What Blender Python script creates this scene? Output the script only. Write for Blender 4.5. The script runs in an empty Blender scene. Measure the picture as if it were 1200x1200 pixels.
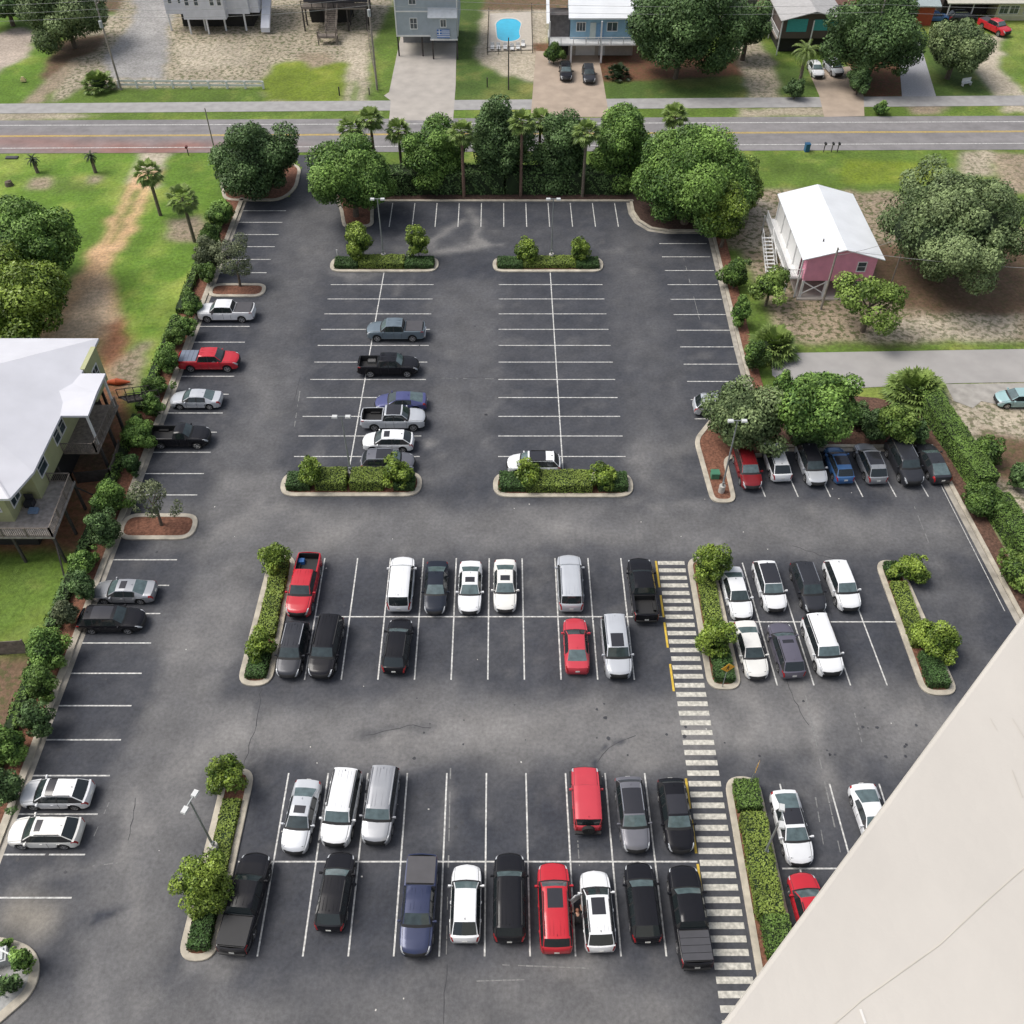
import bpy, math, random
import numpy as np
from mathutils import Vector, Matrix
random.seed(7); RNG = np.random.default_rng(7)
SC = bpy.context.scene
COL = SC.collection
PI = math.pi
# ------------------------------------------------------------------ camera model (survey of the lot from the tower)
FPX, TH, CXP, CYP, HC = 1118.0, math.radians(46.77), 596.2, 599.0, 60.5
def ray(x, y):
    u = (x-CXP)/FPX; v = (y-CYP)/FPX
    return u, math.cos(TH)-v*math.sin(TH), math.sin(TH)+v*math.cos(TH)
def P(x, y, z=0.0):
    u, a, d = ray(x, y); t = (HC-z)/d
    return Vector((u*t, a*t, z))
def onY(x, y, Y):
    u, a, d = ray(x, y); t = Y/a
    return Vector((u*t, Y, HC-d*t))
def scale_at(p): return FPX/(p[1]*math.cos(TH)+(HC-p[2])*math.sin(TH))

# ------------------------------------------------------------------ materials
def _n(nt, t, **k):
    n = nt.nodes.new(t)
    for a, b in k.items(): setattr(n, a, b)
    return n
def mat(name, col, rough=.6, metal=0, var=.1, scale=2.0, bump=0, bscale=20, coat=0, spec=.5, attr=None, emit=0):
    m = bpy.data.materials.new(name); m.use_nodes = True; nt = m.node_tree; b = nt.nodes['Principled BSDF']; L = nt.links
    b.inputs['Roughness'].default_value = rough; b.inputs['Metallic'].default_value = metal
    b.inputs['Specular IOR Level'].default_value = spec
    if coat: b.inputs['Coat Weight'].default_value = coat; b.inputs['Coat Roughness'].default_value = .06
    g = _n(nt, 'ShaderNodeNewGeometry')
    nz = _n(nt, 'ShaderNodeTexNoise'); nz.inputs['Scale'].default_value = scale; nz.inputs['Detail'].default_value = 5
    L.new(g.outputs['Position'], nz.inputs['Vector'])
    mr = _n(nt, 'ShaderNodeMapRange'); mr.inputs[1].default_value = .3; mr.inputs[2].default_value = .7
    mr.inputs[3].default_value = 1-var; mr.inputs[4].default_value = 1+var
    L.new(nz.outputs['Fac'], mr.inputs[0])
    mx = _n(nt, 'ShaderNodeVectorMath', operation='SCALE')
    mx.inputs[0].default_value = col[:3]
    L.new(mr.outputs[0], mx.inputs['Scale'])
    L.new(mx.outputs[0], b.inputs['Base Color'])
    if bump:
        n2 = _n(nt, 'ShaderNodeTexNoise'); n2.inputs['Scale'].default_value = bscale; n2.inputs['Detail'].default_value = 4
        L.new(g.outputs['Position'], n2.inputs['Vector'])
        bp = _n(nt, 'ShaderNodeBump'); bp.inputs['Strength'].default_value = bump; bp.inputs['Distance'].default_value = .05
        L.new(n2.outputs['Fac'], bp.inputs['Height']); L.new(bp.outputs[0], b.inputs['Normal'])
    return m
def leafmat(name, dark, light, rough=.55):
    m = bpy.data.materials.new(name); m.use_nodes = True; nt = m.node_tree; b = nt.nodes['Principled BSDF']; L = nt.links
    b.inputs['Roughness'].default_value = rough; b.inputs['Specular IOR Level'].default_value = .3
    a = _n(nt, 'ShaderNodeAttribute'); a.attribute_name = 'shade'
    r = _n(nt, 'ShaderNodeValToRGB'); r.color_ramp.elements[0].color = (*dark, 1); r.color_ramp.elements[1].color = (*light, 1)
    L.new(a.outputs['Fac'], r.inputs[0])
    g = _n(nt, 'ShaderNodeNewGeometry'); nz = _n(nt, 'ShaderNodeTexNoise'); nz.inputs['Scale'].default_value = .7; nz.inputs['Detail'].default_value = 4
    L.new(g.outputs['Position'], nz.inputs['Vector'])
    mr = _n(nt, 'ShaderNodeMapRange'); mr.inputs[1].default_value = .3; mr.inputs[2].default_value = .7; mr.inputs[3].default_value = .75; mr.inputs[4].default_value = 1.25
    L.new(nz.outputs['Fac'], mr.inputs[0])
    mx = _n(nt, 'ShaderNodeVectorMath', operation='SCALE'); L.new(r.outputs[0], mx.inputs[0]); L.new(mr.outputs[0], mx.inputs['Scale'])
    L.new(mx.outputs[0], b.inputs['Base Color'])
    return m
def painted(name, rough=.9, speck=True, bump=.5, bs=6, fine=3.0, lo=.78, hi=1.22):
    """ground material: albedo from the point attribute 'alb', strength of dry litter from 'lit'"""
    m = bpy.data.materials.new(name); m.use_nodes = True; nt = m.node_tree; b = nt.nodes['Principled BSDF']; L = nt.links
    b.inputs['Roughness'].default_value = rough; b.inputs['Specular IOR Level'].default_value = .25
    a = _n(nt, 'ShaderNodeAttribute'); a.attribute_name = 'alb'
    g = _n(nt, 'ShaderNodeNewGeometry')
    def noise(sc, det, lo_, hi_, a0=.3, a1=.7):
        nz = _n(nt, 'ShaderNodeTexNoise'); nz.inputs['Scale'].default_value = sc; nz.inputs['Detail'].default_value = det; nz.inputs['Roughness'].default_value = .65
        L.new(g.outputs['Position'], nz.inputs['Vector'])
        mr = _n(nt, 'ShaderNodeMapRange'); mr.inputs[1].default_value = a0; mr.inputs[2].default_value = a1; mr.inputs[3].default_value = lo_; mr.inputs[4].default_value = hi_
        L.new(nz.outputs['Fac'], mr.inputs[0]); return nz, mr
    n1, m1 = noise(fine, 6, lo, hi); n2, m2 = noise(.35, 6, .84, 1.16)
    mul = _n(nt, 'ShaderNodeMath', operation='MULTIPLY'); L.new(m1.outputs[0], mul.inputs[0]); L.new(m2.outputs[0], mul.inputs[1])
    mx = _n(nt, 'ShaderNodeVectorMath', operation='SCALE'); L.new(a.outputs['Color'], mx.inputs[0]); L.new(mul.outputs[0], mx.inputs['Scale'])
    out = mx.outputs[0]
    if speck:
        l = _n(nt, 'ShaderNodeAttribute'); l.attribute_name = 'lit'
        n3, m3 = noise(1.6, 9, 0, 1, .49, .56)
        f = _n(nt, 'ShaderNodeMath', operation='MULTIPLY'); L.new(l.outputs['Fac'], f.inputs[0]); L.new(m3.outputs[0], f.inputs[1])
        n4, m4 = noise(.8, 3, 0, 1, .42, .58)
        cm = _n(nt, 'ShaderNodeMix', data_type='RGBA'); cm.inputs[6].default_value = (.10, .085, .045, 1); cm.inputs[7].default_value = (.075, .10, .03, 1)
        L.new(m4.outputs[0], cm.inputs[0])
        mm = _n(nt, 'ShaderNodeMix', data_type='RGBA'); L.new(f.outputs[0], mm.inputs[0]); L.new(out, mm.inputs[6]); L.new(cm.outputs[2], mm.inputs[7])
        out = mm.outputs[2]
    L.new(out, b.inputs['Base Color'])
    nb, _ = noise(bs, 6, 0, 1)
    bp = _n(nt, 'ShaderNodeBump'); bp.inputs['Strength'].default_value = bump; bp.inputs['Distance'].default_value = .08
    L.new(nb.outputs['Fac'], bp.inputs['Height']); L.new(bp.outputs[0], b.inputs['Normal'])
    return m
M = {}
def mm(k, *a, **kw):
    if k not in M: M[k] = mat(k, *a, **kw)
    return M[k]

# ------------------------------------------------------------------ mesh building
class MB:
    def __init__(s): s.v = []; s.f = []
    def add(s, vs, fs):
        o = len(s.v); s.v += [tuple(v) for v in vs]; s.f += [tuple(i+o for i in f) for f in fs]; return s
    def box(s, c, d, rz=0, taper=1.0):
        x, y, z = [q/2 for q in d]; ca, sa = math.cos(rz), math.sin(rz); vs = []
        for k in (-1, 1):
            t = 1 if k < 0 else taper
            for a, b in ((-1, -1), (1, -1), (1, 1), (-1, 1)):
                X, Y = a*x*t, b*y*t; vs.append((c[0]+X*ca-Y*sa, c[1]+X*sa+Y*ca, c[2]+k*z))
        return s.add(vs, [(3, 2, 1, 0), (4, 5, 6, 7), (0, 1, 5, 4), (1, 2, 6, 5), (2, 3, 7, 6), (3, 0, 4, 7)])
    def bx(s, x0, x1, y0, y1, z0, z1): return s.box(((x0+x1)/2, (y0+y1)/2, (z0+z1)/2), (abs(x1-x0), abs(y1-y0), abs(z1-z0)))
    def cyl(s, p, q, r, r2=None, n=8):
        p, q = Vector(p), Vector(q); r2 = r if r2 is None else r2; d = (q-p).normalized()
        a = d.orthogonal().normalized(); b = d.cross(a); vs = []
        for c, R in ((p, r), (q, r2)):
            for i in range(n):
                t = 2*PI*i/n; vs.append(c+a*math.cos(t)*R+b*math.sin(t)*R)
        fs = [(i, (i+1) % n, n+(i+1) % n, n+i) for i in range(n)]+[tuple(range(n-1, -1, -1)), tuple(range(n, 2*n))]
        return s.add(vs, fs)
    def bar(s, p, q, w, h):
        """rectangular bar from p to q, w wide (horizontal), h high"""
        p, q = Vector(p), Vector(q); d = (q-p).normalized(); up = Vector((0, 0, 1))
        if abs(d.z) > .95: up = Vector((0, 1, 0))
        a = d.cross(up).normalized()*(w/2); b = a.cross(d).normalized()*(h/2); vs = []
        for c in (p, q): vs += [c-a-b, c+a-b, c+a+b, c-a+b]
        return s.add(vs, [(3, 2, 1, 0), (4, 5, 6, 7), (0, 1, 5, 4), (1, 2, 6, 5), (2, 3, 7, 6), (3, 0, 4, 7)])
    def prism(s, pts, z0, z1):
        n = len(pts); vs = [(p[0], p[1], z0) for p in pts]+[(p[0], p[1], z1) for p in pts]
        a = sum(pts[i][0]*pts[(i+1) % n][1]-pts[(i+1) % n][0]*pts[i][1] for i in range(n))
        fs = [tuple(range(n-1, -1, -1)), tuple(range(n, 2*n))]+[(i, (i+1) % n, n+(i+1) % n, n+i) for i in range(n)]
        if a < 0: fs = [f[::-1] for f in fs]
        return s.add(vs, fs)
    def sheet(s, pts, z):
        n = len(pts); a = sum(pts[i][0]*pts[(i+1) % n][1]-pts[(i+1) % n][0]*pts[i][1] for i in range(n))
        f = tuple(range(n)); return s.add([(p[0], p[1], z) for p in pts], [f if a > 0 else f[::-1]])
    def ring(s, out, inn, z0, z1, zi=None):
        """kerb between two outlines with the same number of points"""
        n = len(out); zi = z1 if zi is None else zi
        vs = [(*p[:2], z0) for p in out]+[(*p[:2], z1-.02) for p in out]+[(p[0]*.94+q[0]*.06, p[1]*.94+q[1]*.06, z1) for p, q in zip(out, inn)]+[(*p[:2], zi) for p in inn]+[(*p[:2], z0) for p in inn]
        fs = []
        for k in range(4):
            fs += [(k*n+i, k*n+(i+1) % n, (k+1)*n+(i+1) % n, (k+1)*n+i) for i in range(n)]
        return s.add(vs, fs)
    def build(s, name, m, parent=None, smooth=False, ang=40):
        me = bpy.data.meshes.new(name); me.from_pydata(s.v, [], s.f)
        for x in (m if isinstance(m, (list, tuple)) else [m]): me.materials.append(x)
        me.update()
        if smooth:
            me.polygons.foreach_set('use_smooth', [True]*len(me.polygons)); me.set_sharp_from_angle(angle=math.radians(ang))
        o = bpy.data.objects.new(name, me); COL.objects.link(o)
        if parent: o.parent = parent
        return o
def tag(o, label=None, cat=None, group=None, kind=None, loc=None):
    if label: o['label'] = label
    if cat: o['category'] = cat
    if group: o['group'] = group
    if kind: o['kind'] = kind
    if loc is not None: o.location = loc
    return o
def empty(name, loc, rz=0, **k):
    o = bpy.data.objects.new(name, None); COL.objects.link(o); o.location = loc; o.rotation_euler = (0, 0, rz); o.empty_display_size = .3
    return tag(o, **k)
def struct(o): o['kind'] = 'structure'; return o
def copy_tree(o, parent=None):
    c = o.copy(); COL.objects.link(c)
    if parent: c.parent = parent
    for ch in [x for x in bpy.data.objects if x.parent == o]: copy_tree(ch, c)
    return c
# numpy value noise
_G = RNG.random((257, 257))
def vnoise(x, y, s):
    x = np.asarray(x)/s+1000; y = np.asarray(y)/s+1000; i = np.floor(x).astype(int); j = np.floor(y).astype(int); a = x-i; b = y-j
    a = a*a*(3-2*a); b = b*b*(3-2*b); g = lambda p, q: _G[p % 257, q % 257]
    return (g(i, j)*(1-a)+g(i+1, j)*a)*(1-b)+(g(i, j+1)*(1-a)+g(i+1, j+1)*a)*b
def fbm(x, y, s): return (vnoise(x, y, s)+.5*vnoise(x+31, y+7, s/2)+.25*vnoise(x+3, y+71, s/4)+.12*vnoise(x, y+19, s/8))/1.87
def inpoly(x, y, pts):
    r = np.zeros(x.shape, bool); n = len(pts)
    for i in range(n):
        x0, y0 = pts[i][0], pts[i][1]; x1, y1 = pts[i-1][0], pts[i-1][1]
        if y0 == y1: continue
        c = ((y0 > y) != (y1 > y)) & (x < (x1-x0)*(y-y0)/(y1-y0)+x0); r ^= c
    return r
def grid_mesh(name, xs, ys, z, keep=None, m=None, zf=None):
    X, Y = np.meshgrid(xs, ys); nx, ny = len(xs), len(ys)
    Z = np.full(X.shape, z) if zf is None else zf(X, Y)
    co = np.stack([X, Y, Z], -1).reshape(-1, 3)
    i = np.arange(nx-1)[None, :]+np.arange(ny-1)[:, None]*nx
    F = np.stack([i, i+1, i+1+nx, i+nx], -1).reshape(-1, 4)
    if keep is not None:
        c = co[F].mean(1); F = F[keep(c[:, 0], c[:, 1])]
    used = np.unique(F); mp = np.full(len(co), -1); mp[used] = np.arange(len(used)); co = co[used]; F = mp[F]
    me = fastmesh(name, co, F); me.materials.append(m)
    o = bpy.data.objects.new(name, me); COL.objects.link(o); return o, co
def fastmesh(name, co, F):
    me = bpy.data.meshes.new(name); me.vertices.add(len(co)); me.vertices.foreach_set('co', np.asarray(co, np.float32).ravel())
    k = F.shape[1]; me.loops.add(F.size); me.loops.foreach_set('vertex_index', F.astype(np.int32).ravel())
    me.polygons.add(len(F)); me.polygons.foreach_set('loop_start', np.arange(0, F.size, k, dtype=np.int32)); me.polygons.foreach_set('loop_total', np.full(len(F), k, np.int32))
    me.update(calc_edges=True); me.validate(); return me
def set_attr(me, nm, col):
    if col.ndim == 1:
        a = me.attributes.new(nm, 'FLOAT', 'POINT'); a.data.foreach_set('value', col.astype(np.float32))
    else:
        a = me.attributes.new(nm, 'FLOAT_COLOR', 'POINT'); c = np.ones((len(col), 4), np.float32); c[:, :3] = col; a.data.foreach_set('color', c.ravel())
# ================================================================== SETTING: terrain
GR=(.120,.192,.033); GB=(.124,.220,.030); GD=(.078,.130,.028); GY=(.165,.222,.028); SAND=(.40,.345,.26); TAN=(.33,.265,.19); ORG=(.37,.205,.115)
TRK=(.57,.37,.21); PALE=(.46,.40,.31); GRAV=(.33,.32,.31); MUL=(.16,.075,.045); BRN=(.17,.11,.07); RED=(.26,.125,.07)
REG = [ # (albedo, litter, outline on the ground as seen from the tower)
 (BRN,.6,[(-60,-60),(1300,-60),(1300,14),(-60,14)]),
 (GB,.05,[(-60,-30),(60,20),(85,40),(50,122),(-60,122)]),
 (SAND,.75,[(75,0),(130,20),(160,-20),(215,-20),(470,-20),(440,80),(425,122),(310,122),(60,122),(80,70)]),
 (BRN,.3,[(70,48),(125,38),(118,58),(75,75),(60,95),(45,90)]),
 ((.43,.36,.30),.05,[(-60,110),(-60,60),(2,38),(28,30),(42,42),(30,68),(0,80),(-30,118)]),
 (TAN,.3,[(75,75),(95,70),(75,95),(45,122),(22,122),(48,98)]),
 (GRAV,.12,[(160,10),(152,-10),(205,-10),(197,40),(192,92),(128,92),(120,70),(150,30)]),
 (PALE,.5,[(205,50),(290,50),(292,75),(210,85)]),
 (GR,.15,[(95,103),(305,101),(312,122),(60,122)]),
 (GY,.12,[(318,74),(350,70),(408,74),(403,122),(312,118),(305,101)]),
 (TAN,.4,[(350,62),(380,60),(392,74),(362,80)]),
 (PALE,.35,[(398,40),(432,40),(430,80),(428,122),(405,122),(408,80)]),
 (GR,.2,[(413,95),(418,95),(419,124),(411,124)]),
 (GR,.25,[(436,50),(470,-20),(462,122),(430,122),(432,90)]),
 (GD,.05,[(530,-20),(575,-20),(566,15),(558,70),(625,92),(700,92),(700,122),(530,122)]),
 (PALE,.25,[(566,12),(650,12),(628,96),(590,88),(558,68)]),
 (MUL,.4,[(620,50),(720,50),(880,70),(874,92),(715,97),(640,75)]),
 (GD,.1,[(708,97),(875,88),(882,117),(713,117)]),
 (SAND,.6,[(848,45),(885,45),(915,80),(925,117),(878,117),(868,80)]),
 (GD,.15,[(905,75),(950,78),(962,117),(916,114)]),
 (MUL,.5,[(985,50),(1060,50),(1058,117),(1012,117)]),
 (GD,.1,[(1076,50),(1150,50),(1166,114),(1097,114)]),
 (PALE,.15,[(1143,45),(1178,40),(1172,78),(1205,112),(1166,114),(1145,84)]),
 (GR,.05,[(1172,25),(1260,20),(1260,112),(1205,108),(1176,85)]),
 (GR,.2,[(-60,129),(1300,118),(1300,134),(-60,143)]),
 (SAND,.25,[(-20,133),(45,131),(120,134),(60,141),(-20,141)]),
 (SAND,.3,[(870,128),(1000,122),(1000,136),(865,137)]),
 (TAN,.2,[(1060,122),(1110,120),(1105,132),(1070,134)]),
 (SAND,.2,[(1180,119),(1230,118),(1230,132),(1175,132)]),
 # below the road, left
 (GB,.03,[(-300,180),(330,180),(290,240),(130,560),(90,640),(-300,640)]),
 (GR,.2,[(60,205),(110,206),(112,222),(60,225)]),(TAN,.45,[(35,208),(60,206),(58,222),(34,222)]),(TAN,.5,[(105,206),(122,207),(118,215),(100,214)]),
 (TAN,.5,[(198,258),(240,252),(238,285),(195,280)]),
 (PALE,.1,[(168,178),(198,178),(184,218),(160,224),(150,212)]),
 (TRK,.05,[(160,200),(190,200),(176,222),(143,298),(108,298),(140,240)]),(GR,.3,[(158,222),(165,222),(130,292),(123,292)]),
 (TRK,.1,[(106,292),(136,288),(128,320),(140,360),(152,400),(142,440),(122,460),(110,400),(20,402),(60,362),(98,318)]),
 ((.54,.38,.24),.1,[(112,318),(126,318),(128,345),(142,375),(108,398),(50,398),(78,366),(98,338)]),
 ((.62,.47,.32),.08,[(108,340),(125,340),(126,380),(104,395),(64,396),(88,362)]),
 (RED,.0,[(122,385),(138,372),(150,390),(146,420),(120,432)]),
 (TAN,.6,[(150,415),(175,395),(165,450),(130,470),(126,440)]),
 (RED,.35,[(100,440),(152,452),(148,540),(138,600),(122,645),(-200,645),(-200,560)]),
 (BRN,.3,[(60,520),(135,520),(130,545),(60,560)]),
 (GR,.0,[(-200,648),(86,645),(78,740),(30,766),(-200,766)]),
 (BRN,.6,[(-200,768),(60,768),(20,900),(-60,1100),(-200,1100)]),
 # below the road, right
 (GR,.1,[(840,178),(1320,172),(1320,235),(1010,232),(900,225),(850,215)]),
 (GY,.03,[(985,186),(1110,190),(1080,216),(985,216)]),
 (SAND,.6,[(1125,176),(1165,176),(1165,205),(1125,205)]),(TAN,.5,[(1165,180),(1300,178),(1300,230),(1170,225)]),
 (TAN,.85,[(868,222),(985,222),(1040,225),(1320,300),(1320,410),(900,412),(868,340),(850,280)]),
 (PALE,.75,[(880,235),(915,235),(905,300),(870,290)]),
 (BRN,.35,[(1005,285),(1320,300),(1320,360),(1180,372),(1060,362),(1030,330)]),
 (PALE,.65,[(1060,372),(1200,372),(1190,398),(1010,398),(1030,375)]),
 (GR,.5,[(905,402),(1300,398),(1300,412),(905,413)]),
 (GR,.2,[(845,290),(870,290),(905,380),(935,450),(900,460),(875,400)]),
 (PALE,.7,[(1105,455),(1300,440),(1300,760),(1195,700),(1150,570)]),
 (BRN,.5,[(1150,505),(1300,520),(1300,600),(1165,560)]),
]
def ground():
    xs = np.arange(-112, 112.1, .5); ys = np.arange(2, 190.1, .5)
    m = painted('soil_and_turf', lo=.68, hi=1.34, fine=2.6, bump=.7)
    o, co = grid_mesh('ground', xs, ys, -.03, m=m)
    x, y = co[:, 0], co[:, 1]
    wx = x+(fbm(x, y, 2.2)-.5)*1.2+(vnoise(x, y, .8)-.5)*.6; wy = y+(fbm(x+50, y+50, 2.2)-.5)*1.5+(vnoise(x+9, y, .8)-.5)*.5
    alb = np.tile(np.array(GR), (len(x), 1)); lit = np.full(len(x), .1)
    for c, l, pts in REG:
        k = inpoly(wx, wy, [P(*p) for p in pts]); alb[k] = c; lit[k] = l
    nx, ny = len(xs), len(ys); A = alb.reshape(ny, nx, 3); B = lit.reshape(ny, nx)
    for _ in range(2):
        A[1:-1, 1:-1] = (A[1:-1, 1:-1]*2+A[:-2, 1:-1]+A[2:, 1:-1]+A[1:-1, :-2]+A[1:-1, 2:])/6; B[1:-1, 1:-1] = (B[1:-1, 1:-1]*2+B[:-2, 1:-1]+B[2:, 1:-1]+B[1:-1, :-2]+B[1:-1, 2:])/6
    alb = A.reshape(-1, 3); lit = B.reshape(-1)
    g = fbm(x, y, 7)[:, None]; green = (alb[:, 1] > alb[:, 0]*1.25)[:, None]
    g3 = fbm(x+60, y-20, 2.4)[:, None]; alb = np.where(green, alb*(.66+.64*g)*(.82+.36*g3) + np.clip(g-.56, 0, 1)*np.array([[.45, .25, .12]]) + np.clip(g3-.62, 0, 1)*np.array([[.3, .15, .08]]), alb*(.80+.4*g)*(.85+.3*g3))
    alb += (RNG.random((len(x), 1))-.5)*.03*alb.max(1, keepdims=True)*2
    set_attr(o.data, 'alb', np.clip(alb, .005, .8)); set_attr(o.data, 'lit', lit); struct(o)
    far = MB(); R = 2500
    for a in ((-R, R, 190, R), (-R, R, -R, 2), (-R, -112, 2, 190), (112, R, 2, 190)): far.sheet([(a[0], a[2]), (a[1], a[2]), (a[1], a[3]), (a[0], a[3])], -.03)
    struct(far.build('far_ground', mm('far_turf', (.10, .13, .04), var=.4, scale=.05)))
ground()
CONC = mm('kerb_concrete', (.47, .425, .345), rough=.85, var=.24, scale=1.3, bump=.2)
WALK = mm('sidewalk_concrete', (.34, .33, .32), rough=.85, var=.14, scale=.8)
DRIVE = mm('driveway_concrete', (.42, .385, .345), rough=.85, var=.12, scale=.5)
TDRIVE = mm('tan_driveway_concrete', (.40, .32, .25), rough=.85, var=.14, scale=.5)
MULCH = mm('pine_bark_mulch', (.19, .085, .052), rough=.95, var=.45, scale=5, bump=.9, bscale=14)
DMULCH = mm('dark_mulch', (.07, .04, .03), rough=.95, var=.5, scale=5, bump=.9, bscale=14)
LINE = mm('line_paint', (.56, .555, .53), rough=.7, var=.42, scale=4.5)
YEL = mm('yellow_paint', (.62, .42, .05), rough=.7, var=.25, scale=3)
# ---- asphalt of the lot with its scuffs, lanes and stains
def seg(x, y, a, b):
    a = np.array(a[:2]); b = np.array(b[:2]); d = b-a; t = np.clip(((x-a[0])*d[0]+(y-a[1])*d[1])/(d@d), 0, 1)
    return np.hypot(x-a[0]-t*d[0], y-a[1]-t*d[1])
LOT = [(-33.2,-10),(-33.2,110.6),(-27.8,111.2),P(347,215),P(354,196),P(342,181),P(392,181),P(398,200),P(428,222),P(440,236),(-16.9,110.1),(15.4,110.1),(15.7,106.5),(17.6,103.2),(24.3,103.2),(24.6,102),(23.9,76),(24.2,64.6),(39.2,64.8),(39.5,60),(40.4,45.7),(41.5,28),(42.5,-10)]
def lot():
    xs = np.arange(-33.2, 42.9, .4); ys = np.arange(-10, 124.2, .4)
    m = painted('asphalt', rough=.8, speck=False, bump=.3, bs=14, fine=3.6, lo=.80, hi=1.2)
    o, co = grid_mesh('parking_lot_asphalt', xs, ys, 0, keep=lambda a, b: inpoly(a, b, LOT), m=m)
    x, y = co[:, 0], co[:, 1]
    def box(x0, x1, y0, y1, s=1.2):
        n = (fbm(x, y, 4)-.5)*3.5; d = np.minimum(np.minimum(x-x0, x1-x), np.minimum(y-y0, y1-y))+n
        return 1/(1+np.exp(-d/s*2.2))
    w = np.zeros(len(x))
    for b, k in (((-26.8,-21,60,112),.42),((-26.5,-20.6,12,62),.75),((-8,-1.6,60,93),.35),((11.3,17.2,58,103),.25),((-30,39,52.3,57.6),.72),((-27,40,33,38),.95),((-34,12,5,18.5),.62),((-18,16,98,103.5),.12),
                 ((17,32,33,39.5),.7),((20,24,30,38),.5),((33.5,37,36,62),.35),((-27,-24,100,122),.35),((-5,3,8,16),.4)):
        w = np.maximum(w, box(*b)*k)
    streak = fbm(x*.35, y, 2.6); patch = fbm(x+7, y-3, 7)
    w = w*(.55+.85*fbm(x+11, y, 5))+(patch-.5)*.20+(fbm(x, y, 1.1)-.5)*.24+(streak-.5)*.20+(RNG.random(len(x))-.5)*.09+np.clip(fbm(x-20, y+9, 2.2)-.64, 0, 1)*1.5
    def stroke(pts, wd, k):
        nonlocal w
        q = [P(*p) for p in pts]; d = np.full(len(x), 1e9)
        xx = x+(fbm(x, y, 1.6)-.5)*1.6; yy = y+(fbm(x+40, y, 1.6)-.5)*1.6
        for a, b in zip(q, q[1:]): d = np.minimum(d, seg(xx, yy, a, b))
        w += k*np.exp(-(d/wd)**2)*(.5+fbm(x, y, 1.2))
    for s in (([(503,303),(520,296),(545,290),(565,286)],.8,1.0),([(506,290),(512,278),(530,265),(540,260)],.6,.8),([(551,246),(558,262),(556,287)],.7,.8),([(565,287),(588,286)],.4,.6),
              ([(388,318),(420,326),(440,322)],.9,.55),([(470,330),(465,345)],.4,.4),([(750,545),(800,525),(830,510)],1.0,.35),([(755,520),(740,545),(770,570)],1.2,.45),([(740,590),(830,590)],.7,.35),
              ([(600,600),(680,625),(740,632)],.8,.25),([(425,605),(370,640),(345,655)],1.0,.35),([(240,640),(290,610),(330,590)],1.2,.4),([(190,745),(215,760)],1.6,.3),
              ([(20,1065),(45,1078)],1.3,1.0),([(230,1130),(270,1128)],.8,.6),([(225,890),(270,860)],1.4,.45),([(145,1010),(155,1080)],.6,.3),([(160,925),(150,1000)],.35,.4),
              ([(745,880),(800,900)],1.2,.25),([(868,805),(900,850),(880,880)],1.4,.45),([(940,790),(975,930)],.7,.5),([(520,1130),(560,1150),(700,1130)],1.0,.3),([(655,1115),(690,1140)],.8,.4),
              ([(110,1010),(40,1030)],.4,.4),([(520,985),(522,920)],.35,.35),([(498,522),(505,520)],.5,.8),([(492,560),(497,562)],.4,.6),([(585,840),(500,870),(420,860)],1.6,.25),([(300,420),(310,480)],1.2,.3),([(270,700),(260,760)],1.5,.25)):
        stroke(*s)
    for s in (([(110,1079),(120,1075)],.38,-1.0),([(124,1075),(146,1066)],.2,-.9),([(425,862),(470,852),(510,854)],.35,-.5),([(695,898),(715,875),(740,865)],.18,-.9),([(545,945),(560,985)],.8,-.2),([(640,925),(645,960)],.6,-.25),
              ([(300,820),(295,880)],.25,-.35),([(750,970),(700,1000)],.8,-.15)):
        stroke(*s)
    w = np.clip(w, -.12, 1.35)[:, None]
    c0 = np.array([.061, .064, .074]); c1 = np.array([.180, .176, .174])
    alb = c0*(1-w)+c1*w
    pale = np.exp(-(seg(x, y, P(22,1070), P(45,1078))/1.2)**2)[:, None]; alb = alb*(1-.6*pale)+np.array([.30,.27,.22])*.6*pale
    set_attr(o.data, 'alb', np.clip(alb, .02, .5)); struct(o)
lot()
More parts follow.
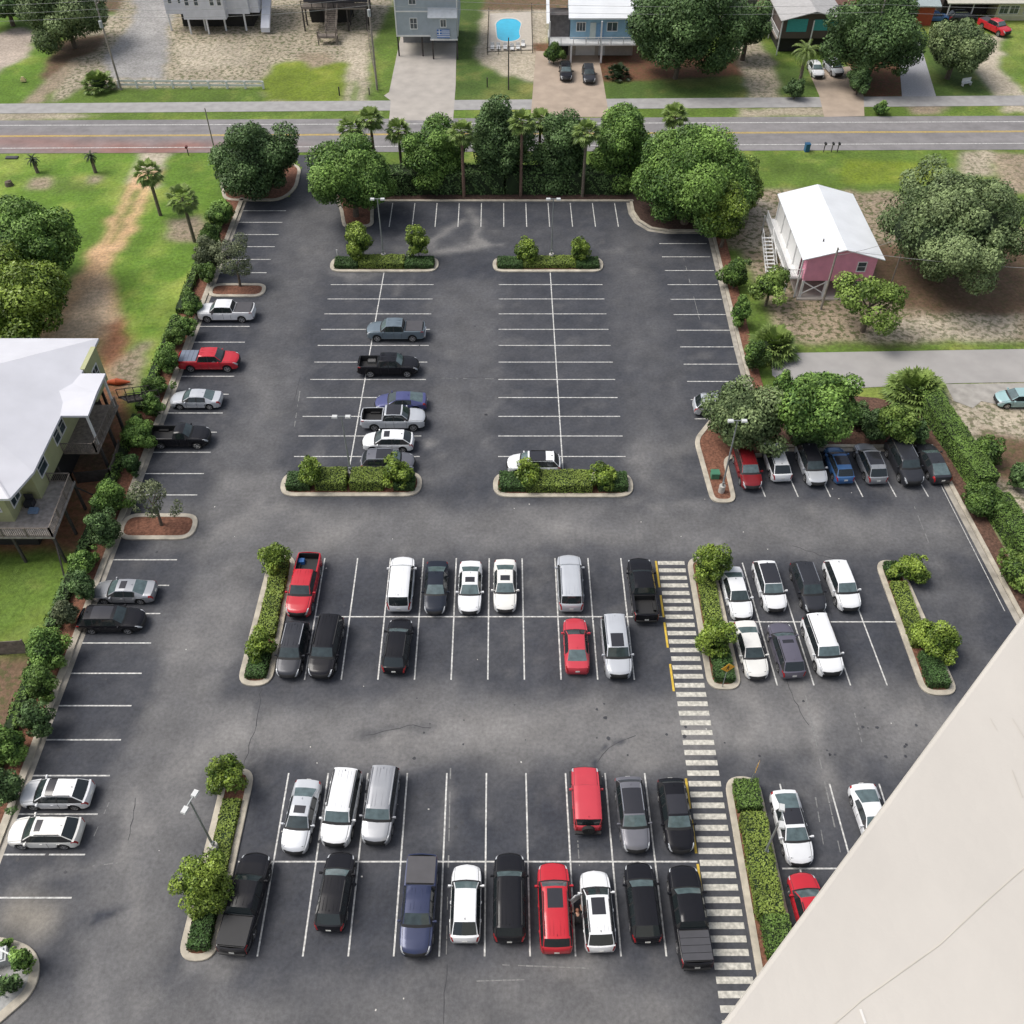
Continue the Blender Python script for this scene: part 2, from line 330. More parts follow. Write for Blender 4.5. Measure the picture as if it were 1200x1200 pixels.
# ---- public road, sidewalk, drives
def rd(x0, x1, ya, yb, sl, z, nm, m):
    return struct(MB().sheet([(x0, ya+sl*x0), (x1, ya+sl*x1), (x1, yb+sl*x1), (x0, yb+sl*x0)], z).build(nm, m))
def _lin(a, b): q, r = P(*a), P(*b); return lambda X: q.y+(r.y-q.y)*(X-q.x)/(r.x-q.x)
RB, RT = _lin((0,179.8),(1200,175.3)), _lin((0,141.2),(1200,135.6)); L1, L2, L3 = _lin((0,147),(1200,142.6)), _lin((0,173.8),(1200,168)), _lin((0,159.7),(1200,154))
W0, W1 = _lin((0,133),(1200,123.8)), _lin((0,121.5),(1200,111.8))
def road():
    xs = np.arange(-112, 112.1, .5); ys = np.arange(0, 11.1, .5)
    m = painted('road_asphalt', rough=.85, speck=False, bump=.15, bs=9, fine=1.5, lo=.92, hi=1.08)
    o, co = grid_mesh('road', xs, ys, .005, m=m)
    co2 = co.copy(); co2[:, 1] = RB(co[:, 0])+co[:, 1]/11*(RT(co[:, 0])-RB(co[:, 0])); o.data.vertices.foreach_set('co', co2.astype(np.float32).ravel()); o.data.update()
    x, y = co[:, 0], co[:, 1]
    t = fbm(x*.08, y*1.5, 1.5)[:, None]; alb = np.array([.235,.225,.225])*(.82+.34*t)
    r = (np.exp(-((x+50)/15)**2)*np.exp(-((y-1.6)/2.2)**2)*(.3+fbm(x, y, 2.5)))[:, None]*.9
    r2 = (np.exp(-((x+68)/10)**2)*np.exp(-((y-4)/2)**2))[:, None]*.4
    r = np.clip(r+r2, 0, .8); alb = alb*(1-r)+np.array([.30,.12,.085])*r
    set_attr(o.data, 'alb', alb); struct(o)
    mk = MB(); yl = MB()
    q = lambda b, f, a0, a1, x0=-112, x1=112: b.sheet([(x0, f(x0)+a0), (x1, f(x1)+a0), (x1, f(x1)+a1), (x0, f(x0)+a1)], .012)
    q(mk, L1, -.09, .09); q(mk, L2, -.08, .08); q(yl, L3, -.2, -.07); q(yl, L3, .07, .2)
    struct(mk.build('road_edge_line', LINE)); struct(yl.build('road_centre_line', YEL))
    struct(MB().sheet([(-112, W0(-112)), (112, W0(112)), (112, W1(112)), (-112, W1(-112))], .005).build('sidewalk', WALK))
    # lighter seams of the sidewalk are part of its material
road()
def psheet(nm, m, pts, z): return struct(MB().sheet([P(*p) for p in pts], z).build(nm, m))
psheet('driveway', DRIVE, [(470,40),(535,40),(534,100),(531,141),(456,141),(458,118),(450,112),(456,108)], .010)
psheet('driveway', TDRIVE, [(628,60),(700,60),(707,95),(714,137),(622,137)], .010)
psheet('driveway', TDRIVE, [(946,80),(996,78),(1012,112),(1013,136),(966,137),(960,112)], .010)
psheet('driveway', mm('light_gravel', (.36,.36,.38), var=.2, scale=5), [(1052,50),(1078,50),(1097,113),(1057,113)], .010)
psheet('pool_deck', mm('pool_deck', (.5,.45,.38), var=.08), [(574,16),(622,14),(624,58),(572,60)], .010)
psheet('side_street', mm('side_street', (.36,.345,.33), rough=.85, var=.08, scale=.5), [(903,414),(1320,407),(1320,446),(1120,449),(934,458),(905,440)], .008)
psheet('concrete_apron', mm('old_concrete', (.36,.34,.31), rough=.85, var=.22, scale=.9), [(1108,450),(1320,448),(1320,472),(1180,476),(1150,470),(1140,478),(1118,470)], .004)
# ---- kerbs, beds
struct(MB().prism([(-33.75,-10),(-33.25,-10),(-33.25,110.8),(-33.75,110.8)], -.05, .15).build('left_kerb', CONC))
struct(MB().sheet([(-33.25,-10),(-32.85,-10),(-32.85,110.5),(-33.25,110.5)], .006).build('left_gutter', mm('gutter', (.37,.34,.29), var=.3, scale=1.2)))
struct(MB().prism([(-36.2,18),(-33.75,18),(-33.75,110.8),(-35.4,110.8)], -.05, .09).build('left_mulch_bed', MULCH))
k = MB(); k.prism([(-17.3,110.0),(15.6,110.0),(15.6,110.35),(-17.3,110.35)], -.05, .15)
arc = [(15.3,110.2),(15.35,107.5),(15.9,105.4),(17.2,103.7),(19.2,103.1),(24.2,103.1),(24.45,101.5),(24.05,80),(24.0,66.2),(24.6,65.1),(39.3,65.1),(39.5,60),(40.4,45.7),(41.5,28),(42.6,-10)]
def ribbon(mb, pts, w, z0, z1):
    n = len(pts); L = []; R = []
    for i, p in enumerate(pts):
        a = Vector(pts[max(i-1, 0)][:2]); b = Vector(pts[min(i+1, n-1)][:2]); d = (b-a).normalized(); nn = Vector((-d.y, d.x))*w/2
        L.append(Vector(p[:2])+nn); R.append(Vector(p[:2])-nn)
    for i in range(n-1): mb.prism([R[i], R[i+1], L[i+1], L[i]], z0, z1)
    return mb
ribbon(k, arc, .34, -.05, .15)
struct(k.build('right_kerb', CONC))
g = ribbon(MB(), [(p[0]-.45 if i > 4 else p[0]-.35, p[1]-(.4 if p[1] > 100 and p[0] < 24.3 or p[1] == 65.1 else 0)) for i, p in enumerate(arc)], .5, -.01, .006)
struct(g.build('right_gutter', M['gutter']))
def bed(nm, pts, m=MULCH, z=.09): return struct(MB().prism(pts, -.05, z).build(nm, m))
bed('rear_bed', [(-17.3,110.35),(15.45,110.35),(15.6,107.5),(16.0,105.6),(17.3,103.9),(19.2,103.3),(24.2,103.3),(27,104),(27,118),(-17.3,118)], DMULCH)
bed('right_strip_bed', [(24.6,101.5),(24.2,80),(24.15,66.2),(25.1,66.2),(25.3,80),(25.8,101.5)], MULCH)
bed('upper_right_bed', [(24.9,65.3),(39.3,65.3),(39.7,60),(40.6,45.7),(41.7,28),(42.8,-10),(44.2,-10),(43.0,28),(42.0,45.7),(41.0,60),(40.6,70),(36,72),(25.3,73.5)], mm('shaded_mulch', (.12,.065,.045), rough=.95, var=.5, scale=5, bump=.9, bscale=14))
def smooth_out(pts, r=.5):
    """rounded outline"""
    out = []; n = len(pts)
    for i in range(n):
        p0, p, p1 = Vector(pts[i-1][:2]), Vector(pts[i][:2]), Vector(pts[(i+1) % n][:2])
        a = p+(p0-p).normalized()*min(r, (p0-p).length*.49); b = p+(p1-p).normalized()*min(r, (p1-p).length*.49)
        for t in (0, .17, .33, .5, .67, .83, 1): out.append(a*(1-t)**2+p*2*t*(1-t)+b*t*t)
    return out
def island(pts, r, kw=.42, m=MULCH, nm='kerbed_island'):
    out = smooth_out(pts, r); c = sum(out, Vector((0, 0)))/len(out); n = len(out); inn = []
    area = sum(out[i].x*out[(i+1) % n].y-out[(i+1) % n].x*out[i].y for i in range(n)); s = 1 if area > 0 else -1
    for i in range(n):
        d = (out[(i+1) % n]-out[i-1]); d = d.normalized() if d.length > 1e-6 else Vector((1, 0)); inn.append(out[i]+Vector((-d.y, d.x))*kw*s)
    root = struct(MB().ring(out if s > 0 else out[::-1], inn if s > 0 else inn[::-1], -.02, .15).build(nm, CONC))
    o = MB().sheet(inn, .10).build('planting_bed', m); o.parent = root
    return inn
rect = lambda x0, x1, y0, y1: [(x0, y0), (x1, y0), (x1, y1), (x0, y1)]
island(rect(-20.5,-8.05,94.15,97.25), 1.5); island(rect(-1.85,10.85,94.15,97.25), 1.5)
island(rect(-20.35,-7.75,58.6,61.7), 1.5); island(rect(-1.4,11.1,58.5,61.6), 1.5)
island([(-20.2,39.0),(-17.6,39.0),(-17.6,51.7),(-19.9,51.7)], 1.25); island([(-20.0,19.6),(-17.7,19.6),(-17.55,32.3),(-19.7,32.3)], 1.1)
island([(14.75,38.7),(17.3,38.7),(17.0,51.5),(14.75,51.5)], 1.15); island([(30.45,38.2),(33.2,38.2),(32.4,51.2),(30.3,51.2)], 1.2)
island([(14.8,12),(17.6,12),(17.2,31.7),(14.8,31.7)], 1.2)
island([(17.75,57.8),(20.0,57.8),(20.0,63.5),(24.0,63.7),(24.0,70),(20,70),(17.3,66)], 1.0)
island([(-33.3,89.2),(-27.0,89.2),(-27.0,91.8),(-33.3,91.8)], 1.3); island([(-33.3,53.5),(-26.7,53.5),(-26.7,56.5),(-33.3,56.5)], 1.4)
island([P(402,268),P(438,266),P(438,236),P(400,205),P(385,215),P(398,245)], 1.2)
island([P(262,236),P(330,236),P(348,222),P(354,196),P(335,190),P(255,200)], 1.6)
island([(-36,21.2),(-30.6,21.0),(-28.4,20.2),(-27.8,18.0),(-29.2,16.4),(-31.5,14),(-36,11)], 1.2, kw=.55, m=mm('pale_gravel', (.3,.3,.29), var=.2, scale=6))
# ---- painted lines
ln = MB(); LW = .105
def hl(x0, x1, y, w=LW): ln.bx(x0, x1, y-w/2, y+w/2, .004, .008)
def vl(a, b, w=LW):
    a = Vector(a[:2]); b = Vector(b[:2]); d = (b-a).normalized(); n = Vector((-d.y, d.x))*w/2; ln.sheet([a-n, b-n, b+n, a+n], .0085)
for y in (107.84,105.1,102.3,99.6,96.86,94.1,86.6,83.85,81.09,78.27,75.45,72.65,69.85,67.1,64.34,61.53,58.84,51.33,48.61,45.76,42.93,40.17,37.37,34.58,31.81,29.0,26.22,23.43): hl(-32.85, -27.55, y)
for i in range(11):
    y = 91.71-2.794*i; hl(-19.95+.02*i, -8.42+.022*i, y); hl(-1.12+.015*i, 10.5+.023*i, y)
vl((-14.2,94.1),(-14.5,61.7)); vl((4.72,94.1),(4.92,61.6))
for i, y in enumerate((100.27,97.41,94.55,91.7,88.85,86.0,83.17,80.28,77.4,74.64,71.85,69.0)): hl(17.8, 23.4, y)
for i in range(11): vl((-14.5+2.772*i, 109.7), (-14.46+2.772*i, 104.05))
for i in range(10): vl((-15.3+2.735*i, 51.5), (-15.3+2.735*i+.06, 39.6))
hl(-15.3, 12.1, 45.45)
for i in range(10): vl((-15.22+2.735*i, 32.0), (-15.21+2.75*i, 19.9))
hl(-17.5, 12.2, 25.75)
for i in range(4): vl((19.35+2.72*i, 51), (19.95+2.72*i, 39.1))
hl(17.3, 30.4, 44.95)
for i in range(3): vl((18.6+3.4*i, 31.2), (18.9+3.4*i, 19)); 
hl(17.6, 30, 25.3)
for x in (22.3,25.2,28.05,30.9,33.85,36.7): vl((x-.3, 64.6), (x+.35, 58.6))
vl((38.6,60),(39.3,46), .06)
struct(ln.build('parking_lines', LINE))
cw = MB(); cy = MB()
y = 50.98
while y > 10:
    cw.bx(12.35, 14.55, y-.2, y+.2, .004, .0085); y -= .791
for a, b in ((51.2,48.4),(47.6,45.4),(44.9,42.5),(41.0,38.6),(31.6,29.4),(28.6,26.3),(25.6,23.6),(21.8,19.8)): cy.bx(12.12, 12.28, a, b, .004, .009)
struct(cw.build('crosswalk_stripes', mm('crosswalk_paint', (.52,.50,.44), rough=.75, var=.36, scale=4.0))); struct(cy.build('yellow_edge_line', YEL))
sp = MB()
rr = random.Random(3)
for i in range(60):
    x = rr.uniform(-26, 38); y_ = rr.uniform(14, 60); s = rr.uniform(.03, .09); sp.box((x, y_, .008), (s, s*1.3, .01), rr.random()*3)
struct(sp.build('litter_specks', mm('litter', (.6,.58,.54), var=.1)))
oil = MB(); rr = random.Random(9)
for i in range(130):      # oil drips and old tar in the stalls and lanes
    bx_ = rr.choice([(-14, 11, 20.5, 31), (-14, 11, 40, 51), (-32, -28, 24, 60), (-8, 30, 33, 38), (-19, 10, 64, 92)]); cx_, cy_ = rr.uniform(bx_[0], bx_[1]), rr.uniform(bx_[2], bx_[3]); r_ = rr.uniform(.05, .17)
    oil.add([(cx_+r_*rr.uniform(.6, 1.2)*math.cos(k*PI/5), cy_+r_*rr.uniform(.6, 1.2)*math.sin(k*PI/5), .0105) for k in range(10)], [tuple(range(10))])
struct(oil.build('oil_spots', mm('oil_stain', (.042,.043,.05), rough=.6, var=.3)))
crk = MB()
def crack(pts, w=.05):
    q_ = [P(*p_) for p_ in pts]; f_ = []
    for a_, b_ in zip(q_, q_[1:]):
        n_ = max(2, int((b_-a_).length/.5))
        f_ += [a_.lerp(b_, k/n_)+Vector((rr.uniform(-.09, .09), rr.uniform(-.09, .09), 0)) for k in range(n_)]
    f_.append(q_[-1])
    for a_, b_ in zip(f_, f_[1:]):
        d_ = (b_-a_).xy
        if d_.length < 1e-4: continue
        n_ = Vector((-d_.y, d_.x)).normalized()*w*rr.uniform(.3, .6); crk.sheet([a_.xy-n_, b_.xy-n_, b_.xy+n_, a_.xy+n_], .0065)
for c_ in ([(306,808),(300,850),(285,900)],[(430,862),(460,855),(485,850),(505,853)],[(700,893),(712,878),(728,868),(745,862)],[(520,1200),(524,1130)],[(905,745),(930,820),(948,850)],[(345,470),(352,440)],[(510,443),(590,443)],[(801,300),(806,330),(812,380)],[(930,640),(990,660)],[(160,935),(150,985)]): crack(c_)
gh = MB()
def ghost(a_, b_, w=.09):
    a_, b_ = P(*a_), P(*b_); n_ = 14
    for k in range(n_):
        if rr.random() < .3: continue
        p_, q_ = a_.lerp(b_, k/n_), a_.lerp(b_, (k+.92)/n_); d_ = (q_-p_).xy.normalized(); m_ = Vector((-d_.y, d_.x))*w/2*rr.uniform(.5, 1.1); gh.sheet([p_.xy-m_, q_.xy-m_, q_.xy+m_, p_.xy+m_], .0058)
for g_ in (((512,443),(584,444)),((528,900),(523,1120)),((944,815),(985,1000)),((801,302),(820,375)),((545,1105),(560,1106)),((548,1150),(620,1148)),((1070,590),(1090,640)),((352,455),(345,500)),((570,1130),(700,1135)),((677,985),(679,1015)),((146,1010),(108,1015)),((110,980),(128,940)),((1000,830),(1010,870)),((955,930),(965,990))): ghost(*g_)
struct(gh.build('faded_markings', mm('faded_paint', (.21,.21,.205), rough=.8, var=.3, scale=5)))
struct(crk.build('asphalt_cracks', mm('crack_fill', (.045,.045,.05), rough=.8, var=.3)))
# ================================================================== VEHICLES
GLASS = mm('car_glass', (.018,.024,.026), rough=.06, var=0, spec=.8)
WSH = mm('windshield_glass', (.10,.14,.145), rough=.08, var=.25, scale=2.5, spec=.9)  # pale teal in the base colour stands for reflected sky
WSD = mm('dark_windshield_glass', (.035,.05,.052), rough=.05, var=.3, scale=2.5, spec=.9)
ROOFGL = mm('roof_glass', (.03,.03,.036), rough=.10, var=0, spec=.6)
TYRE = mm('tyre_rubber', (.018,.018,.018), rough=.85, var=.1)
RIM = mm('alloy_rim', (.45,.45,.46), rough=.35, metal=.7, var=.05)
DRIM = mm('dark_rim', (.06,.06,.065), rough=.4, metal=.5, var=.05)
TRIM = mm('black_trim', (.02,.02,.021), rough=.6, var=.1)
CHROME = mm('chrome', (.6,.6,.6), rough=.2, metal=.9, var=0)
HLAMP = mm('headlight_glass', (.50,.52,.54), rough=.1, var=.1, scale=9, spec=.8)
TLAMP = mm('taillight_glass', (.35,.012,.015), rough=.15, var=.1, spec=.7)
PLATE = mm('license_plate', (.7,.7,.66), rough=.5, var=.15, scale=30)
PAINT = dict(white=((.80,.81,.82),0,.28), pearl=((.78,.77,.73),0,.28), silver=((.36,.37,.39),.4,.32), lsilver=((.56,.58,.61),.25,.3), grey=((.11,.11,.12),.4,.32),
    mgrey=((.20,.20,.22),.5,.32), dkgrey=((.045,.047,.055),.3,.3), purple=((.16,.15,.19),.4,.32), black=((.011,.011,.014),0,.2), red=((.52,.022,.035),0,.26), bred=((.55,.05,.07),0,.3), dred=((.22,.015,.02),.1,.3),
    navy=((.035,.045,.10),.3,.28), bluev=((.09,.10,.24),.35,.3), sblue=((.17,.215,.25),.3,.32), blue=((.07,.17,.38),.2,.28), dnavy=((.022,.027,.04),.2,.28), redo=((.48,.025,.03),0,.3), teal=((.35,.52,.53),.1,.4))
def paint(k):
    c, me, r = PAINT[k]; return mm('paint_'+k, c, rough=r, metal=me, var=.03, scale=1.5, coat=(.12 if max(c) < .08 else .35), spec=(.28 if max(c) < .08 else .45))
S0 = dict(
 sedan=dict(L=4.85,W=1.86,H=1.45,belt=.93,hc=.97,hf=.74,cowl=1.12,rF=.38,rR=-.95,rb=-1.72,tz=1.05,rw=.655,wf=1.47,wr=-1.38,R=.34,g=.24),
 coupe=dict(L=4.6,W=1.88,H=1.34,belt=.90,hc=.93,hf=.72,cowl=.95,rF=.2,rR=-.75,rb=-1.75,tz=1.0,rw=.64,wf=1.4,wr=-1.35,R=.34,g=.2),
 fast=dict(L=4.85,W=1.9,H=1.44,belt=.95,hc=.97,hf=.74,cowl=1.2,rF=.4,rR=-.9,rb=-2.05,tz=1.08,rw=.655,wf=1.47,wr=-1.4,R=.35,g=.22),
 suv=dict(L=4.72,W=1.92,H=1.69,belt=1.06,hc=1.10,hf=.90,cowl=1.22,rF=.55,rR=-1.72,rb=-2.16,tz=1.08,rw=.70,wf=1.42,wr=-1.38,R=.37,g=.28),
 cross=dict(L=4.6,W=1.9,H=1.6,belt=1.02,hc=1.05,hf=.84,cowl=1.18,rF=.5,rR=-1.45,rb=-2.05,tz=1.08,rw=.68,wf=1.38,wr=-1.36,R=.36,g=.26),
 big=dict(L=5.25,W=2.03,H=1.90,belt=1.2,hc=1.24,hf=1.07,cowl=1.42,rF=.82,rR=-2.2,rb=-2.46,tz=1.22,rw=.745,wf=1.6,wr=-1.55,R=.40,g=.3),
 van=dict(L=5.1,W=2.0,H=1.75,belt=1.08,hc=1.06,hf=.86,cowl=1.6,rF=.8,rR=-2.1,rb=-2.42,tz=1.1,rw=.78,wf=1.6,wr=-1.5,R=.36,g=.22),
 hatch=dict(L=4.25,W=1.82,H=1.5,belt=.98,hc=1.0,hf=.8,cowl=1.12,rF=.45,rR=-1.45,rb=-1.9,tz=1.0,rw=.69,wf=1.3,wr=-1.28,R=.33,g=.22),
 jeep=dict(L=4.35,W=1.9,H=1.84,belt=1.2,hc=1.22,hf=1.16,cowl=.72,rF=.42,rR=-1.9,rb=-2.05,tz=1.2,rw=.88,wf=1.4,wr=-1.35,R=.42,g=.4),
 truck=dict(L=5.9,W=2.03,H=1.93,belt=1.26,hc=1.30,hf=1.14,cowl=1.5,rF=.88,rR=-.72,rb=-.95,tz=1.34,rw=.72,wf=1.92,wr=-1.75,R=.42,g=.38,bed=(-1.08,-2.82)),
 rtruck=dict(L=5.5,W=2.03,H=1.88,belt=1.24,hc=1.28,hf=1.12,cowl=1.25,rF=.65,rR=-.12,rb=-.32,tz=1.32,rw=.72,wf=1.75,wr=-1.6,R=.42,g=.38,bed=(-.45,-2.62)),
)
_wheel = {}
def wheel_meshes(R, rim):
    k = (R, rim.name)
    if k not in _wheel:
        t = MB(); n = 20
        prof = [(R-.09, -.11), (R-.02, -.11), (R, -.07), (R, .07), (R-.02, .11), (R-.09, .11), (R*.62, .09), (0.02, .07)]
        vs = []; fs = []
        for r, y in prof:
            vs += [(r*math.cos(2*PI*i/n), y, r*math.sin(2*PI*i/n)) for i in range(n)]
        m_ = len(prof)
        for a in range(m_-1): fs += [(a*n+i, (a+1)*n+i, (a+1)*n+(i+1) % n, a*n+(i+1) % n) for i in range(n)]
        fs.append(tuple(range(n))); t.add(vs, fs)
        a = MB(); vs = []
        for r, y in ((R*.70, .085), (R*.70, .115), (R*.60, .105), (R*.60, .08)): vs += [(r*math.cos(2*PI*i/n), y, r*math.sin(2*PI*i/n)) for i in range(n)]
        a.add(vs, [(q*n+i, q*n+(i+1) % n, (q+1)*n+(i+1) % n, (q+1)*n+i) for q in range(3) for i in range(n)])
        for s in range(5):
            an = 2*PI*s/5; d = Vector((math.cos(an), 0, math.sin(an))); e = Vector((-d.z, 0, d.x))*.045
            a.add([d*.03+e+Vector((0, .09, 0)), d*R*.63+e+Vector((0, .1, 0)), d*R*.63-e+Vector((0, .1, 0)), d*.03-e+Vector((0, .09, 0))], [(0, 1, 2, 3)])
        a.cyl((0, .06, 0), (0, .115, 0), .06, n=10)
        T = t.build('tyre', TYRE, smooth=True, ang=50); Q = a.build('rim', rim)
        _wheel[k] = (T.data, Q.data); bpy.data.objects.remove(T); bpy.data.objects.remove(Q)
    return _wheel[k]
def car(px, py, head, kind, col, label, cat='car', group='vehicles parked in the lot', rim=None, roofglass=None, rails=True, shaded_black_roof=False, tonneau=None, load=None, clad=None, bumper=None, yaw=0, Lk=1.0, extra=None, pillars='TRIM', name=None, pos=None, skip_sw=None, plate=True):
    S = dict(S0[kind]); S['L'] *= Lk; L, W, H = S['L'], S['W'], S['H']; h2 = L/2; hw = W/2; bed = S.get('bed')
    pt = paint(col); wsh = WSH if (int(px)*7+int(py)) % 5 > 1 else WSD; p = P(px, py, H*.48) if pos is None else pos
    rz = {'R': 0, 'U': PI/2, 'L': PI, 'D': -PI/2}[head]+math.radians(yaw)
    nm = name or {'sedan': 'parked_sedan', 'coupe': 'parked_coupe', 'fast': 'parked_sedan', 'suv': 'parked_suv', 'cross': 'parked_crossover', 'big': 'parked_large_suv', 'van': 'parked_van', 'hatch': 'parked_hatchback', 'jeep': 'parked_off_roader', 'truck': 'parked_pickup', 'rtruck': 'parked_pickup'}[kind]
    root = empty(nm, (p.x, p.y, .009), rz, label=label, cat=cat, group=group)
    suvish = kind in ('suv', 'big', 'van', 'jeep', 'cross', 'hatch')
    tp = [(-h2, .60), (-h2+.03, S['tz']-.22), (-h2+.12, S['tz']-.03), (S['rb'], S['tz']), (S['rR'], H-.05), ((S['rF']+S['rR'])/2, H), (S['rF'], H-.035), (S['cowl'], S['hc']), (h2-.75, (S['hc']*.35+S['hf']*.65)+.05), (h2-.22, S['hf']), (h2-.07, S['hf']-.14), (h2, S['hf']-.34)]
    if bed: tp = [(-h2, .62), (-h2+.02, S['tz']-.03), (-h2+.1, S['tz']), (S['rb']-.04, S['tz']), (S['rb'], S['tz'])] + tp[4:]
    if kind == 'jeep': tp[0:3] = [(-h2, .7), (-h2+.02, 1.1), (-h2+.08, 1.18)]
    tx = [a for a, b in tp]; tv = [b for a, b in tp]
    top = lambda x: float(np.interp(x, tx, tv))
    rnd = .8 if kind == 'jeep' else 1
    wx = [-h2, -h2+.07, -h2+.3, -h2+.8, h2-1.1, h2-.5, h2-.2, h2-.07, h2]; wv = [.82 if not bed else .9, .92, .975, 1, 1, .965 if rnd == 1 else .98, .89 if rnd == 1 else .96, .80 if rnd == 1 else .93, .66 if rnd == 1 else .9]
    hwf = lambda x: hw*float(np.interp(x, wx, wv))
    bp = max(S['rR']-.35, -h2+.5)
    mid = (S['rF']+S['rR'])/2+.05
    xs = set(tx) | {-h2+.3, -h2+.45, h2-.4, h2-.12, mid-.05, mid+.05, S['rR']+.02}
    xc = S['rR']-.02 if not suvish else S['rR']+.28
    wins = [(S['rF']+.12, mid+.05), (mid-.05, max(xc, S['rb']+.25))]
    if kind in ('big', 'suv', 'van', 'jeep'):
        q = S['rR']+.62 if kind != 'big' else S['rR']+.85
        wins = [(S['rF']+.12, mid+.25), (mid+.15, q+.08), (q, S['rR']+.10)]
    if kind == 'rtruck' or kind == 'coupe': wins = [(S['rF']+.12, S['rR']+.12)] if kind == 'rtruck' else [(S['rF']+.12, mid-.2), (mid-.3, S['rR']-.35)]
    for a, b in wins: xs |= {a, b}
    xs |= {S['cowl']-.13, S['rb']+.06, S['rF']+.35}
    if roofglass: xs |= set(roofglass[:2])
    Rw = S['R']+.07
    for w in (S['wf'], S['wr']): xs |= {w+Rw*math.cos(a*PI/8) for a in range(9)}
    for x in np.arange(-h2+.5, h2-.4, .38): xs.add(float(x))
    xs = sorted(xs); X = [xs[0]]
    for x in xs[1:]:
        if x-X[-1] > .018: X.append(x)
    X = [x for x in X if -h2 <= x <= h2]; X[-1] = h2
    g0 = S['g']; rings = []
    for x in X:
        t = top(x); be = min(S['belt']+.0*x, t-.03); w = hwf(x)
        if be < .5: be = min(t-.02, .5)
        k = max(0, min(1, (t-S['hc']-.02)/(H-.04-S['hc']-.02))) if S['rb']-.02 < x < S['cowl']+.02 else 0
        zb = g0 + (.06 if x < -h2+.2 or x > h2-.2 else 0)
        for q in (S['wf'], S['wr']):
            d = Rw*Rw-(x-q)**2
            if d > 0: zb = max(zb, S['R']+math.sqrt(d))
        zb = min(zb, be-.14)
        er = w*.86*(1-k)+hw*S['rw']*k*1.05; et = (t-.035)*(1-k)+(t-.085)*k
        if bed and x < S['rb']+.03: er = w*.85; et = t
        xb = float(np.interp(x, [-h2, -h2+.9, 0, S['cowl'], h2], [-.10, -.05, .0, .11, .21]))*(.5 if kind == 'jeep' else 1)
        bul = 1.0
        half = [(w*.93, zb), (w*.985, zb+.05), (w*1.0, zb+(be-zb)*.5), (w*.985, be-.09), (w*.945, be), (er, et), (er*.93, et+(t-et)*.6), (er*.6, t-.010), (0, t)]
        if bed and x < S['rb']+.03: half = half[:5]+[(w*.90, t), (w*.85, t), (w*.6, t), (0, t)]
        if bed and x < S['rb']+.03: half[4] = (w*.955, t-.02); half[3] = (w*.985, t-.12)
        ring = [(x+xb*(1-(y/w)**2)*bul, y, z) for y, z in half]+[(x+xb*(1-(y/w)**2)*bul, -y, z) for y, z in half[-2::-1]]
        rings.append(ring)
    n = 17; parts = {}
    def put(k, f): parts.setdefault(k, []).append(f)
    hasrear = not bed
    for i in range(len(X)-1):
        xm = (X[i]+X[i+1])/2
        cab = S['rb'] < xm < S['cowl']
        for j in range(16):
            b = j if j < 8 else 15-j; side = 0 if j < 8 else 1; k = ('body',)
            if b <= 0 and clad: k = ('cladding',)
            if clad and b == 1 and (xm < -h2+.3 or xm > h2-.3): k = ('cladding',)
            if bumper and b in (0, 1, 2) and xm < -h2+.25: k = ('cladding',)
            if b == 4 and cab:
                k = ('pillar',) if S['rR']-.1 < xm < S['rF']+.3 or suvish else ('body',)
                if xm >= S['rF']+.3: k = ('pillar',)
                for q, (a, c) in enumerate(wins):
                    if c+.0 < xm < a: k = ('side_window', side, q)
            if cab and b in (6, 7):
                if xm > S['rF']: k = ('windshield',)
                elif xm < S['rR']: k = ('rear_window',)
                elif roofglass and roofglass[1] < xm < roofglass[0] and (b == 7 or roofglass[2] > 1): k = ('sunroof',)
                elif shaded_black_roof: k = ('roof_panel',)
            if cab and xm > S['cowl']-.13 and b in (5, 6, 7): k = ('cowl',)
            if cab and b == 5 and shaded_black_roof: k = ('roof_panel',)
            if xm > h2-.42 and b in (4,) or (xm > h2-.3 and b == 3 and xm < h2-.02): k = ('headlight', side)
            if xm > h2-.10 and b in (5, 6, 7): k = ('grille',)
            if xm < -h2+.30 and (b == 3 or (b == 4 and not suvish and not bed)) : k = ('taillight', side)
            if suvish and b == 4 and xm < -h2+.14: k = ('taillight', side)
            if bed and b in (6, 7) and bed[1] < xm < bed[0]: continue
            if bed and xm < S['rb'] and xm > bed[0] and b >= 5: k = ('body',)
            put(k, (i*n+j, i*n+j+1, (i+1)*n+j+1, (i+1)*n+j))
    put(('body',), tuple(reversed(range(n)))) if not clad else put(('cladding',), tuple(reversed(range(n))))
    o = (len(X)-1)*n; put(('grille',), tuple(range(o, o+n)))
    V = [v for r in rings for v in r]
    MT = {'body': pt, 'cladding': TRIM, 'pillar': TRIM if pillars == 'TRIM' else pt, 'side_window': GLASS, 'windshield': wsh, 'rear_window': GLASS if suvish or bed else WSH, 'sunroof': ROOFGL, 'roof_panel': ROOFGL, 'cowl': TRIM, 'headlight': HLAMP, 'taillight': TLAMP, 'grille': TRIM}
    split = []
    for k, fs in parts.items():
        if k[0] not in ('pillar', 'roof_panel', 'cowl', 'grille'): split.append((k, fs)); continue
        rest = list(fs)
        while rest:
            comp = [rest.pop()]; vs = set(comp[0]); ch = True
            while ch:
                ch = False
                for f in list(rest):
                    if vs & set(f): comp.append(f); vs |= set(f); rest.remove(f); ch = True
            split.append((k, comp))
    for k, fs in split:
        if skip_sw and k[0] == 'side_window' and k[1:] == skip_sw: continue
        mb = MB(); mp = {}
        for f in fs:
            g = []
            for q in f:
                if q not in mp: mp[q] = len(mb.v); mb.v.append(V[q])
                g.append(mp[q])
            mb.f.append(tuple(g))
        mb.build(k[0], MT[k[0]], root, smooth=True, ang=38)
